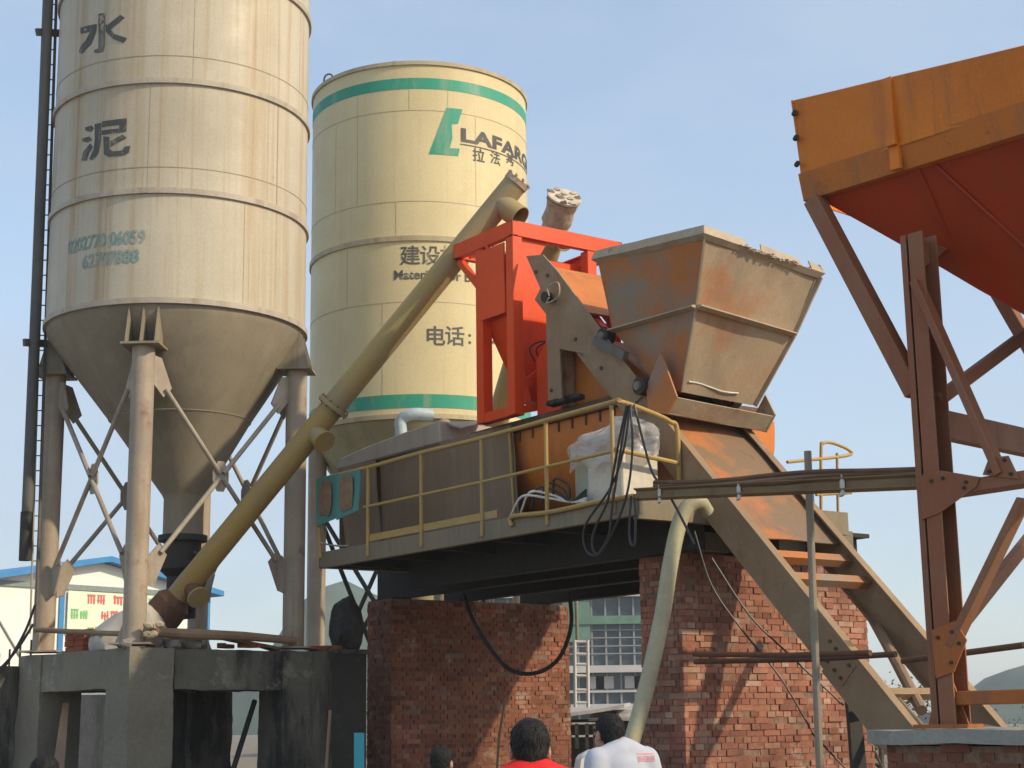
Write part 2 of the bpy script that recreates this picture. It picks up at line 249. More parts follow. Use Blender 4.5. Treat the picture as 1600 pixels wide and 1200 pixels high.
# ------------------------------------------------------------------ mesh helpers
BASE = {}
def thing(name, loc, label, cat, group=None):
    o = bpy.data.objects.new(name, None); COL.objects.link(o); o.location = loc; o.empty_display_size = .3
    o['label'] = label; o['category'] = cat
    if group: o['group'] = group
    BASE[o.name] = Vector(loc); return o
def tag(o, label=None, cat=None, group=None, kind=None):
    for k, x in (('label', label), ('category', cat), ('group', group), ('kind', kind)):
        if x: o[k] = x
    return o
def perp(d):
    d = d.normalized(); a = Z if abs(d.z) < .9 else Vector((1, 0, 0))
    s = d.cross(a).normalized(); return s, s.cross(d).normalized()
class MB:
    def __init__(self): self.v = []; self.f = []
    def add(self, vs, fs):
        n = len(self.v); self.v += [Vector(x) for x in vs]; self.f += [tuple(i+n for i in f) for f in fs]; return self
    def box(self, p, a, b, c):
        q = [p, p+a, p+a+b, p+b]; return self.add(q+[x+c for x in q], [(0, 1, 2, 3), (4, 5, 6, 7), (0, 1, 5, 4), (1, 2, 6, 5), (2, 3, 7, 6), (3, 0, 4, 7)])
    def cbox(self, c, sx, sy, sz, ax=Vector((1, 0, 0)), ay=Vector((0, 1, 0)), az=Z):
        return self.box(c-ax*sx/2-ay*sy/2-az*sz/2, ax*sx, ay*sy, az*sz)
    def extr(self, poly, vec):
        n = len(poly); vec = Vector(vec)
        return self.add(list(poly)+[p+vec for p in poly], [tuple(range(n)), tuple(range(n, 2*n))]+[(i, (i+1) % n, n+(i+1) % n, n+i) for i in range(n)])
    def beam(self, p, q, wd, ht, up=Z):
        d = (q-p); s = d.cross(up).normalized(); t = s.cross(d).normalized()
        return self.box(p-s*wd/2-t*ht/2, s*wd, t*ht, d)
    def channel(self, p, q, side, ht, fl, th, up=Z):
        """C section: web on the line p-q, flanges reaching towards side"""
        d = (q-p).normalized(); t = (up-d*up.dot(d)).normalized(); s = (side-d*side.dot(d)).normalized()
        pr = [(0, -ht/2), (fl, -ht/2), (fl, -ht/2+th), (th, -ht/2+th), (th, ht/2-th), (fl, ht/2-th), (fl, ht/2), (0, ht/2)]
        A = [p+s*x+t*y for x, y in pr]; vec = q-p; n = 8
        return self.add(A+[x+vec for x in A], [(0, 1, 2, 3), (0, 3, 4, 7), (4, 5, 6, 7), (8, 9, 10, 11), (8, 11, 12, 15), (12, 13, 14, 15)]+[(i, (i+1) % n, n+(i+1) % n, n+i) for i in range(n)])
    def tube(self, path, r, n=12, caps=True):
        path = [Vector(p) for p in path]; k = len(path); rs = r if isinstance(r, (list, tuple)) else [r]*k
        vs = []; s = None
        for i, p in enumerate(path):
            d = (path[min(i+1, k-1)]-path[max(i-1, 0)]).normalized()
            if s is None: s, t = perp(d)
            else: s = (s-d*s.dot(d)).normalized()
            t = d.cross(s)
            vs += [p+(s*math.cos(2*math.pi*j/n)+t*math.sin(2*math.pi*j/n))*rs[i] for j in range(n)]
        fs = [(i*n+j, i*n+(j+1) % n, (i+1)*n+(j+1) % n, (i+1)*n+j) for i in range(k-1) for j in range(n)]
        if caps: fs += [tuple(range(n)), tuple(range((k-1)*n, k*n))]
        return self.add(vs, fs)
    def pipe(self, p, q, r, th=.012, n=24):
        """hollow open-ended pipe"""
        d = (q-p).normalized(); s, t = perp(d); vs = []
        for P, rr in ((p, r), (q, r), (q, r-th), (p, r-th)):
            vs += [P+(s*math.cos(2*math.pi*j/n)+t*math.sin(2*math.pi*j/n))*rr for j in range(n)]
        return self.add(vs, [(i*n+j, i*n+(j+1) % n, ((i+1) % 4)*n+(j+1) % n, ((i+1) % 4)*n+j) for i in range(4) for j in range(n)])
    def lathe(self, c, prof, n=96, cap=False):
        """prof: (radius, z[, dx, dy]) about a vertical axis through c"""
        vs = []
        for q in prof:
            dx, dy = (q[2], q[3]) if len(q) > 2 else (0, 0)
            vs += [Vector((c.x+dx+q[0]*math.cos(2*math.pi*j/n), c.y+dy+q[0]*math.sin(2*math.pi*j/n), q[1])) for j in range(n)]
        k = len(prof)
        fs = [(i*n+j, i*n+(j+1) % n, (i+1)*n+(j+1) % n, (i+1)*n+j) for i in range(k-1) for j in range(n)]
        if cap: fs += [tuple(range(n)), tuple(range((k-1)*n, k*n))]
        return self.add(vs, fs)
    def ring(self, c, r, z, ht, proud, n=96):
        return self.lathe(c, [(r-.03, z), (r+proud, z), (r+proud, z+ht), (r-.03, z+ht), (r-.03, z)], n)
    def plate(self, a, b, c, d, th, nx=8, ny=8, amp=.0, fr=2.0, seed=0):
        """thick sheet with corners a b c d, slightly buckled"""
        nrm = (b-a).cross(d-a).normalized(); vs = []
        for s in (0, 1):
            for j in range(ny+1):
                for i in range(nx+1):
                    p = lerp(lerp(a, b, i/nx), lerp(d, c, i/nx), j/ny)
                    e = amp*mnoise.noise(p*fr+Vector((seed, seed*2, 0)))
                    vs.append(p+nrm*(e-s*th))
        W = nx+1; N = W*(ny+1); fs = []
        for j in range(ny):
            for i in range(nx):
                q = (j*W+i, j*W+i+1, (j+1)*W+i+1, (j+1)*W+i); fs += [q, tuple(N+k for k in reversed(q))]
        edge = [i for i in range(nx)]+[W*j+nx for j in range(ny)]+[W*ny+i for i in range(nx, 0, -1)]+[W*j for j in range(ny, 0, -1)]
        for k in range(len(edge)):
            i, j = edge[k], edge[(k+1) % len(edge)]; fs.append((j, i, N+i, N+j))
        return self.add(vs, fs)
    def blob(self, c, r, sub=2, amp=.15, fr=3, seed=0):
        bm = bmesh.new(); bmesh.ops.create_icosphere(bm, subdivisions=sub, radius=1)
        vs = []
        for x in bm.verts:
            k = 1+amp*mnoise.noise(x.co*fr+Vector((seed, 0, seed)))
            vs.append(c+Vector((x.co.x*r[0], x.co.y*r[1], x.co.z*r[2]))*k)
        fs = [tuple(q.index for q in f.verts) for f in bm.faces]; bm.free(); return self.add(vs, fs)
    def build(self, name, mat, parent=None, loc=None, angle=35, bevel=0, keep=False):
        base = BASE[parent.name] if parent else (Vector(loc) if loc is not None else Vector((0, 0, 0)))
        me = bpy.data.meshes.new(name); me.from_pydata([tuple(p-base) for p in self.v], [], self.f)
        if not keep:
            bm = bmesh.new(); bm.from_mesh(me); bmesh.ops.recalc_face_normals(bm, faces=bm.faces)
            if bevel: bmesh.ops.bevel(bm, geom=[e for e in bm.edges if len(e.link_faces) == 2 and e.calc_face_angle(0) > .6], offset=bevel, segments=1, affect='EDGES', clamp_overlap=True)
            bm.to_mesh(me); bm.free()
        me.materials.append(mat); me.shade_smooth(); me.set_sharp_from_angle(angle=R(angle))
        o = bpy.data.objects.new(name, me); COL.objects.link(o)
        if parent: o.parent = parent
        else: o.location = base
        BASE[o.name] = base; return o
def spline(pts, n=8):
    P = [Vector(p) for p in pts]; P = [P[0]*2-P[1]]+P+[P[-1]*2-P[-2]]; out = []
    for i in range(1, len(P)-2):
        for k in range(n):
            t = k/n; a, b, c, d = P[i-1:i+3]
            out.append(.5*((2*b)+(c-a)*t+(2*a-5*b+4*c-d)*t*t+(3*b-a-3*c+d)*t**3))
    return out+[P[-2]]
def textmesh(body, size, bold=0.0, space=1.0):
    cu = bpy.data.curves.new('lettering', 'FONT'); cu.body = body; cu.size = size; cu.offset = bold; cu.space_character = space
    cu.align_x = 'CENTER'; cu.resolution_u = 4
    ob = bpy.data.objects.new('lettering', cu); COL.objects.link(ob)
    bpy.context.view_layer.update()
    me = bpy.data.meshes.new_from_object(ob.evaluated_get(bpy.context.evaluated_depsgraph_get()))
    bpy.data.objects.remove(ob); bpy.data.curves.remove(cu); return me
def wrap(name, me, c, r, ang, z, mat, parent, proud=.006, shear=0.0, sx=1.0):
    """wrap a flat mesh round a vertical cylinder; ang: clockwise from due south seen from above the camera's side"""
    bm = bmesh.new(); bm.from_mesh(me)
    xs = [q.co.x for q in bm.verts]; x = min(xs)
    while x < max(xs):
        x += .06; bmesh.ops.bisect_plane(bm, geom=bm.verts[:]+bm.edges[:]+bm.faces[:], plane_co=(x, 0, 0), plane_no=(1, 0, 0))
    base = BASE[parent.name]
    for q in bm.verts:
        a = -math.pi/2+ang+(q.co.x*sx+shear*q.co.y)/r
        q.co = Vector((c.x+(r+proud)*math.cos(a), c.y+(r+proud)*math.sin(a), z+q.co.y))-base
    m2 = bpy.data.meshes.new(name); bm.to_mesh(m2); bm.free(); bpy.data.meshes.remove(me)
    m2.materials.append(mat); o = bpy.data.objects.new(name, m2); COL.objects.link(o); o.parent = parent; BASE[o.name] = base; return o
def flatmesh(polys):
    me = bpy.data.meshes.new('lettering'); vs = []; fs = []
    for p in polys: fs.append(tuple(range(len(vs), len(vs)+len(p)))); vs += [(x, y, 0) for x, y in p]
    me.from_pydata(vs, [], fs); return me
def zat(px, py, Y): return PY(px, py, Y).z
def on_cyl(px, py, c, r):
    """where a sight line meets an upright cylinder: (angle from due south, height)"""
    d = ray(px, py); ox, oy = CAM.x-c.x, CAM.y-c.y
    A_, B_, C_ = d.x*d.x+d.y*d.y, 2*(ox*d.x+oy*d.y), ox*ox+oy*oy-r*r
    t = (-B_-math.sqrt(max(0, B_*B_-4*A_*C_)))/(2*A_); p = CAM+d*t
    return math.atan2(p.x-c.x, -(p.y-c.y)), p.z
def cyl_polys(name, polys, c, r, mat, parent, proud=.006):
    q = [[on_cyl(x, y, c, r) for x, y in P] for P in polys]; a0 = q[0][0][0]; z0 = q[0][0][1]
    return wrap(name, flatmesh([[((a-a0)*r, z-z0) for a, z in P] for P in q]), c, r, a0, z0, mat, parent, proud)

# ------------------------------------------------------------------ ground, hills
mb = MB(); ys = [-60, 0, 10, 24, 60, 200, 600]; zs = [0, 0, 0, -.3, -.4, -.6, -1]
for i in range(6):
    for x0, x1 in ((-500, -40), (-40, 40), (40, 500)):
        mb.add([(x0, ys[i], zs[i]), (x1, ys[i], zs[i]), (x1, ys[i+1], zs[i+1]), (x0, ys[i+1], zs[i+1])], [(0, 1, 2, 3)])
tag(mb.build('ground', M['ground']), kind='structure')
def hill(pts, Y, deep):
    mb = MB(); N = len(pts); rows = 7; vs = []
    for k in range(rows):
        t = k/(rows-1); prof = math.sin(math.pi*min(1, t*1.0+.0))**.7 if 0 < t < 1 else 0
        for i, (px, py) in enumerate(pts):
            p = PY(px, py, Y); hgt = max(.5, p.z+2)
            vs.append(Vector((p.x, Y-deep+2*deep*t, -2+hgt*prof*(1+.06*mnoise.noise(Vector((i*.7, k, Y)))))))
    mb.add(vs, [(k*N+i, k*N+i+1, (k+1)*N+i+1, (k+1)*N+i) for k in range(rows-1) for i in range(N-1)])
    return tag(mb.build('hill', M['hill'], loc=(vs[0].x, Y, -2)), kind='structure')
hill([(330, 1100), (400, 1070), (440, 1010), (480, 935), (510, 915), (540, 912), (580, 925), (640, 950), (720, 960), (800, 940), (880, 930), (960, 950), (1040, 985), (1140, 1040), (1240, 1090)], 420, 60)
hill([(1480, 1110), (1520, 1092), (1550, 1068), (1572, 1048), (1610, 1036), (1680, 1025), (1800, 1045), (1900, 1080)], 420, 60)

# ------------------------------------------------------------------ grey cement silo on its four legs
TH = R(43); E1 = Vector((math.cos(TH), math.sin(TH), 0)); E2 = Vector((-math.sin(TH), math.cos(TH), 0))
NL = PY(209, 1005, 20.0); ZB = 2.62; NL.z = ZB
SP = 2.387                                  # leg spacing
legs = [NL, NL+E1*SP, NL+E1*SP+E2*SP, NL+E2*SP]
SCN = NL+(E1+E2)*SP/2; SCN.z = 0; SR = 1.77; ZT = 12.9; Z0 = 6.97
silo = thing('cement_silo', (SCN.x, SCN.y, ZB), 'tall grey white cement silo on four tubular legs with two big dark characters', 'silo', )
face = math.atan2(SCN.x, SCN.y)             # azimuth of the silo seen from the camera
MB().lathe(SCN, [(SR, Z0), (SR, 8.5), (SR, 10.0), (SR, ZT), (0.25, ZT+.5)], 128).build('barrel', M['silo'], silo)
for zz in (Z0-.01, 8.44, 9.97, 11.62): MB().ring(SCN, SR, zz, .075, .035, 128).build('hoop_ring', M['siloring'], silo)
for zz in (8.80, 10.36, 12.1): MB().ring(SCN, SR, zz, .012, .004, 128).build('weld_seam', M['seam'], silo)
mb = MB()
for k, (za, zb) in enumerate(((Z0+.07, 8.44), (8.52, 9.97), (10.05, 11.62))):
    for j in range(2):
        a = -math.pi/2-.35+j*1.05+k*.31
        d = Vector((math.cos(a), math.sin(a), 0)); t = Vector((-d.y, d.x, 0))
        MB().box(SCN+d*(SR-.02)-t*.0025+Z*za, t*.005, d*.0225, Z*(zb-za)).build('plate_seam', M['seam'], silo)
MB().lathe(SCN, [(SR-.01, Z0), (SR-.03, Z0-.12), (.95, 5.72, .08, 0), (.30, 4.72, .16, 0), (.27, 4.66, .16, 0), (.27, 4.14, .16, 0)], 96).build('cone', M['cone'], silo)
MB().lathe(SCN, [(.955, 5.72, .08, 0), (.962, 5.735, .08, 0), (.968, 5.73, .08, 0)], 96).build('cone_seam', M['siloring'], silo)
OUT = SCN+Vector((.16, 0, 0))
val = MB().lathe(OUT, [(.33, 4.16), (.33, 4.08), (.25, 4.06), (.25, 3.8), (.31, 3.78), (.31, 3.7), (.2, 3.6), (.2, 3.05)], 32, True).build('outlet_valve', M['dark'], silo)
MB().beam(OUT+Vector((.2, -.2, 3.92)), OUT+Vector((.55, -.3, 3.72)), .03, .03).build('valve_handle', M['drum'], val)
LT = 6.40
for P in legs:
    d = (P-SCN); d.z = 0; d.normalize(); t = Vector((-d.y, d.x, 0)); A = Vector((P.x, P.y, 0))
    lg = MB().tube([A+Z*ZB, A+Z*LT], .145, 28).build('leg', M['leg'], silo)
    MB().cbox(A+Z*(LT+.015), .5, .46, .03, t, d).build('cap_plate', M['cone'], lg)
    MB().cbox(A+Z*(ZB+.012), .5, .5, .024, t, d).build('base_plate', M['leg'], lg)
    for s in (-.19, 0, .19):
        MB().extr([A+t*(s-.01)+d*.2+Z*(LT+.03), A+t*(s-.01)-d*.21+Z*(LT+.03), A+t*(s-.01)-d*.03+Z*(Z0-.02), A+t*(s-.01)+d*.06+Z*(Z0-.02)], t*.02).build('gusset', M['cone'], lg)
    for s in (-1, 1):
        MB().extr([A+t*(s*.13)+Z*(ZB+.02)-d*.01, A+t*(s*.24)+Z*(ZB+.02)-d*.01, A+t*(s*.13)+Z*(ZB+.3)-d*.01], d*.02).build('foot_gusset', M['leg'], lg)
ZTp, ZLo = 6.05, 3.62
for i in range(4):
    A, B = legs[i].copy(), legs[(i+1) % 4].copy(); A.z = B.z = 0; d = (B-A).normalized(); nrm = d.cross(Z)
    mid = (A+B)/2+Z*(ZTp+ZLo)/2
    cg = MB().extr([mid+x*d*.12+Z*y-nrm*.01 for x, y in ((-1, -.06), (-.4, -.2), (.4, -.2), (1, -.06), (1, .06), (.4, .2), (-.4, .2), (-1, .06))], nrm*.02).build('cross_plate', M['brace'], silo)
    for P, sx in ((A, 1), (B, -1)):
        for zz, sg in ((ZTp, 1), (ZLo, -1)):
            g = [P+d*sx*.10+Z*(zz+.28*sg), P+d*sx*.26+Z*(zz+.24*sg), P+d*sx*.42+Z*(zz-.14*sg), P+d*sx*.30+Z*(zz-.27*sg), P+d*sx*.10+Z*(zz-.05*sg)]
            MB().extr([q-nrm*.012 for q in g], nrm*.024).build('gusset', M['brace'], silo)
            e = P+d*sx*.32+Z*(zz-.16*sg); 
            MB().tube([e+nrm*.03, mid+(e-mid).normalized()*.05+nrm*.03], .032, 10).build('brace', M['brace'], silo)
def sang(px): return math.asin(max(-.99, min(.99, (px-277)/205.)))-face*1.0
FA = -face
def A1(px): return FA+math.asin(max(-.985, min(.985, (px-278)/206)))
ys1 = lambda px, py: zat(px, py, SCN.y-SR*math.cos(math.asin(max(-.98, min(.98, (px-278)/206)))))
T3 = lambda P: [(x/3, y/3) for x, y in P]
SHUI = [[(462, 66), (494, 60), (492, 215), (484, 242), (458, 249), (440, 245), (446, 233), (462, 228)],
        [(377, 131), (456, 112), (452, 150), (428, 208), (385, 252), (371, 245), (378, 217), (403, 190), (423, 150), (379, 158)],
        [(500, 122), (565, 70), (586, 84), (516, 142)], [(497, 112), (537, 160), (598, 180), (580, 202), (530, 182), (497, 150)]]
NI = [[(478, 570), (595, 555), (594, 582), (478, 597)], [(560, 587), (594, 584), (592, 617), (558, 623)], [(478, 612), (556, 603), (556, 622), (478, 633)],
      [(445, 582), (475, 576), (474, 660), (462, 720), (435, 752), (419, 745), (440, 700), (446, 650)],
      [(485, 640), (513, 642), (513, 700), (533, 710), (575, 705), (585, 688), (612, 684), (603, 719), (570, 730), (508, 735), (488, 722)],
      [(517, 663), (575, 631), (595, 647), (521, 686)],
      [(399, 598), (430, 588), (441, 601), (428, 618), (402, 612)], [(387, 650), (420, 640), (433, 655), (412, 668), (388, 663)], [(384, 753), (390, 712), (425, 672), (437, 690), (421, 712), (406, 753)]]
cyl_polys('lettering', [T3(P) for P in SHUI], SCN, SR, M['letter'], silo); cyl_polys('lettering', [T3(P) for P in NI], SCN, SR, M['letter'], silo)
def cyl_text(body, size, px, py, c, r, mat, parent, bold=.004, sx=1.0):
    a, z = on_cyl(px, py, c, r); return wrap('lettering', textmesh(body, size, bold), c, r, a, z, mat, parent, sx=sx)
cyl_text('0202770 06059', .25, 158, 385, SCN, SR, M['cyanletter'], silo, .006, .80); cyl_text('62707888', .25, 169, 413, SCN, SR, M['cyanletter'], silo, .006, .86)
# filling pipe and ladder on the left
pp = MB().tube([PY(78, -60, 21.3), PY(75, 0, 21.3), PY(58, 440, 21.3), PY(40, 862, 21.3)], .075, 14).build('fill_pipe', M['darkpipe'], silo)
MB().pipe(PY(42, 800, 21.3), PY(39, 876, 21.3), .082, .02, 14).build('pipe_sleeve', M['dark'], pp)
def along(px0, y0, px1, y1, y): return px0+(px1-px0)*(y-y0)/(y1-y0)
for py, xe in ((50, 86), (535, 66)):
    x = along(75, 0, 40, 862, py)
    MB().beam(PY(x-16, py, 21.2), PY(xe+6, py+2, 21.5), .05, .1).build('pipe_bracket', M['darkpipe'], silo)
lad = MB().tube([PY(90, -60, 21.45), PY(56, 990, 21.45)], .022, 8).build('ladder', M['darkpipe'], silo)
MB().tube([PY(79, -60, 21.4), PY(47, 990, 21.4)], .014, 8).build('ladder_stile', M['brace'], lad)
mb = MB(); y = -40
while y < 880:
    xa, xb = along(79, -60, 47, 990, y), along(90, -60, 56, 990, y); MB().tube([PY(xa, y, 21.4), PY(xb, y, 21.45)], .009, 6).build('rung', M['darkpipe'], lad); y += 23.5

# ------------------------------------------------------------------ cream silo with green lettering
C2 = PY(656.5, 500, 28.0); C2.z = 0; R2 = 1.965
s2 = thing('cement_silo', (C2.x, C2.y, -.3), 'cream cement silo with green bands and green logo, behind the sloping yellow conveyor', 'silo')
F2 = -math.atan2(C2.x, C2.y)
A2 = lambda px: F2+math.asin(max(-.985, min(.985, (px-656.5)/176.)))
z2 = lambda px, py: zat(px, py, C2.y-R2*math.cos(math.asin(max(-.98, min(.98, (px-655)/173.5)))))
ztop = 12.80; zbot = 6.58
MB().lathe(C2, [(R2, zbot), (R2, 9.7), (R2, ztop)], 128).build('barrel', M['cream'], s2)
rf = MB().lathe(C2, [(R2-.02, ztop), (R2+.03, ztop), (R2+.03, ztop+.07), (R2-.1, ztop+.13), (.3, ztop+.42), (.02, ztop+.42)], 96).build('roof', M['creamring'], s2)
MB().tube([C2+Vector((-.35, -.75, ztop+.28)), C2+Vector((-.35, -.75, ztop+.52))], .2, 20).build('roof_hatch', M['greylid'], rf)
q = C2+Vector((-1.72, -.55, ztop+.1))
MB().tube(spline([q, q+Vector((.02, 0, .3)), q+Vector((.14, .1, .36)), q+Vector((.18, .12, .0))], 5), .018, 6).build('roof_handle', M['dark'], rf)
for za, zb in ((12.36, 12.56), (6.74, 6.97)): MB().ring(C2, R2, za, zb-za, .005, 128).build('green_band', M['green'], s2)
MB().ring(C2, R2, 9.62, .09, .03, 128).build('hoop_ring', M['creamring'], s2)
MB().ring(C2, R2, zbot-.02, .08, .02, 128).build('hoop_ring', M['creamring'], s2)
for zz in (11.96, 10.32, 8.55): MB().ring(C2, R2, zz, .012, .004, 128).build('weld_seam', M['creamring'], s2)
mb = MB()
for za, zb, angs in ((11.97, 12.36, (560, 640, 700)), (10.33, 11.95, (525, 560, 743)), (9.72, 10.31, (620, 760)), (8.56, 9.6, (545, 750)), (6.97, 8.54, (600, 745))):
    for px in angs:
        a = A2(px)-math.pi/2; d = Vector((math.cos(a), math.sin(a), 0)); t = Vector((-d.y, d.x, 0))
        MB().box(C2+d*(R2-.02)-t*.004+Z*za, t*.008, d*.023, Z*(zb-za)).build('plate_seam', M['creamring'], s2)
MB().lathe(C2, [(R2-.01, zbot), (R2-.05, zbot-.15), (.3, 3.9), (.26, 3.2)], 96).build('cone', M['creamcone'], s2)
for k in range(4):
    a = R(15+90*k); p = C2+Vector((math.cos(a), math.sin(a), 0))*(R2-.14)
    MB().tube([p+Z*1.4, p+Z*(zbot-.02)], .16, 20).build('leg', M['leg'], s2)
for k in range(4):
    a, b = R(15+90*k), R(105+90*k)
    p, q = C2+Vector((math.cos(a), math.sin(a), 0))*(R2-.08), C2+Vector((math.cos(b), math.sin(b), 0))*(R2-.08)
    MB().tube([p+Z*1.7, q+Z*5.4], .04, 8).build('brace', M['dark'], s2)
    MB().tube([q+Z*1.7, p+Z*5.4], .04, 8).build('brace', M['dark'], s2)
# green mark: a leaning slab with a stepped notch, then the name beside it
TZ = lambda P: [(450+x/3.3333, 50+y/3.3333) for x, y in P]
cyl_polys('logo_mark', [TZ([(825, 395), (908, 403), (885, 478), (852, 480), (856, 555), (842, 605), (895, 608), (885, 647), (733, 636)])], C2, R2, M['green'], s2)
LW = R2*(on_cyl(822, 230, C2, R2)[0]-on_cyl(719, 219, C2, R2)[0])
tm = textmesh('LAFARGE', .33, .013, 1.03); TW_ = max(q.co.x for q in tm.vertices)-min(q.co.x for q in tm.vertices)
la, lz = on_cyl(719, 220, C2, R2); SXL = LW*1.10/TW_
wrap('lettering', tm, C2, R2, la+LW*.55/R2, lz, M['letter'], s2, sx=SXL)
wrap('lettering_rule', flatmesh([[(-.5, 0), (.5, 0), (.5, .02), (-.5, .02)]]), C2, R2, la+LW*.5/R2, lz-.07, M['letter'], s2, sx=LW)
for ch, px in (('拉', 748), ('法', 774), ('基', 797)): cyl_text(ch, .26, px, 251+(px-748)*.16, C2, R2, M['letter'], s2)
for ch, px in (('建', 641), ('设', 672), ('材', 703), ('料', 738)): cyl_text(ch, .36, px, 411, C2, R2, M['letter'], s2)
for ch, px in (('电', 680), ('话', 711), (':', 734), ('2', 773), ('3', 785)): cyl_text(ch, .36, px, 537, C2, R2, M['letter'], s2)
ma, mz = on_cyl(615, 437, C2, R2); tm = textmesh('Materials for Building', .225, .005); TW_ = max(q.co.x for q in tm.vertices)-min(q.co.x for q in tm.vertices)
wrap('lettering', tm, C2, R2, ma+TW_*.5/R2, mz, M['letter'], s2)

# ------------------------------------------------------------------ screw conveyors
P0, P1 = PY(262, 952, 21.0), PY(806, 286, 20.0); ax = (P1-P0).normalized(); LN = (P1-P0).length
sc = thing('screw_conveyor', P0, 'long tan and yellow screw conveyor tube sloping up in front of the grey silo', 'conveyor')
J = P0+ax*LN*.475
MB().tube([P0+ax*.15, J], .158, 32).build('lower_tube', M['augery'], sc)
MB().tube([J, P1], .162, 32).build('upper_tube', M['auger'], sc)
MB().tube([J-ax*.03, J+ax*.03], .225, 32).build('flange', M['auger'], sc)
sy, sx_ = perp(ax)
for k in range(10): p = J+(sy*math.cos(k*.628)+sx_*math.sin(k*.628))*.2; MB().tube([p-ax*.05, p+ax*.05], .012, 6).build('flange_bolt', M['rust'], sc)
side = Vector((.55, -.6, -.55)); side = (side-ax*side.dot(ax)).normalized()
st = MB().tube([J-ax*.42, J-ax*.42+side*.30], .13, 24).build('inspection_stub', M['auger'], sc)
MB().tube([J-ax*.42+side*.30, J-ax*.42+side*.32], .15, 24).build('stub_cover', M['augery'], st)
MB().tube([P0-ax*.22, P0-ax*.05, P0+ax*.12, P0+ax*.22], [.25, .25, .24, .158], 32).build('inlet_bell', M['rust'], sc)
MB().tube([P0-ax*.27, P0-ax*.22], .31, 32).build('flange', M['leg'], sc)
st = MB().tube([P0+ax*.42, P0+ax*.42+side*.32], .11, 24).build('inspection_stub', M['rust'], sc)
MB().tube([P0+ax*.42+side*.31, P0+ax*.42+side*.34], .15, 24).build('stub_cover', M['auger'], st)
INL = OUT+Z*3.2
MB().tube([INL, lerp(INL, P0+ax*.55, .5)+Z*.05, P0+ax*.55], [.2, .2, .17], 20).build('feed_neck', M['dark'], sc)
MB().tube([P1-ax*.02, P1+ax*.05], .175, 18).build('end_plate', M['sack'], sc)
mb = MB()
for k in range(9):
    a = k*.7; p = P1+ax*.07+(sy*math.cos(a)+sx_*math.sin(a))*.165; mb.blob(p, (.022, .022, .03), 1, .4, 3, k)
mb.build('end_bolts', M['sack'], sc)
dn = Vector((.62, -.35, -.55)); dn = (dn-ax*dn.dot(ax)*.8).normalized()
SPB = P1-ax*.34
sp = MB().pipe(SPB, SPB+dn*.40, .155, .012, 28).build('outlet_spout', M['auger'], sc)
MB().tube([SPB+dn*.17, SPB+dn*.18], .143, 24).build('spout_shade_disc', M['dark'], sp)  # dark disc in the open pipe, painted in place of its shaded inside
q0 = P1-ax*.75+Vector((.1, -.15, -.1)); 
MB().tube(spline([q0, q0+Vector((.08, 0, -.25)), q0+Vector((.2, 0, -.6)), q0+Vector((.22, .0, -1.1))], 6), .016, 6).build('motor_cable', M['cable'], sc)
P3, P2 = PY(879, 318, 21.3), PY(700, 915, 26.2); ax = (P3-P2).normalized()
s3 = thing('screw_conveyor', P2, 'short screw conveyor end with dusty sack over its top, behind the red frame', 'conveyor')
MB().tube([P2, P3-ax*.1], .17, 28).build('tube', M['auger'], s3)
mb = MB(); side = Vector((.4, -.8, -.2)); n = 20; s_, t_ = perp(ax); vs = []
for k in range(9):
    for j in range(n):
        a = 2*math.pi*j/n; rr = (.19, .22, .20, .19, .21, .20, .20, .22, .235)[k]*(1+.16*mnoise.noise(Vector((math.cos(a)*1.6, math.sin(a)*1.6, k*.5))))
        vs.append(P3+ax*(-.62+k*.085+.03*mnoise.noise(Vector((a*2, k, 1))))+(s_*math.cos(a)+t_*math.sin(a))*rr)
mb.add(vs, [(k*n+j, k*n+(j+1) % n, (k+1)*n+(j+1) % n, (k+1)*n+j) for k in range(8) for j in range(n)]+[tuple(range(8*n, 9*n))])
mb.build('sack_cover', M['sack'], s3)
top = P3+ax*.08
mb = MB(); mb.tube([top, top+ax*.03], .245, 14); 
for k in range(10): mb.blob(top+ax*.03+(s_*math.cos(k*.63)+t_*math.sin(k*.63))*(.2 if k % 3 else .08), (.06, .06, .035), 1, .6, 3, k)
mb.build('sack_mouth', M['cement'], s3)
d3 = Vector((.45, -.5, -.6)).normalized(); SB = P3-ax*.46
sp = MB().pipe(SB+d3*.1, SB+d3*.33, .135, .012, 24).build('outlet_spout', M['auger'], s3)
MB().tube([SB+d3*.22, SB+d3*.23], .125, 20).build('spout_shade_disc', M['dark'], sp)  # same dark disc standing for shade inside this spout

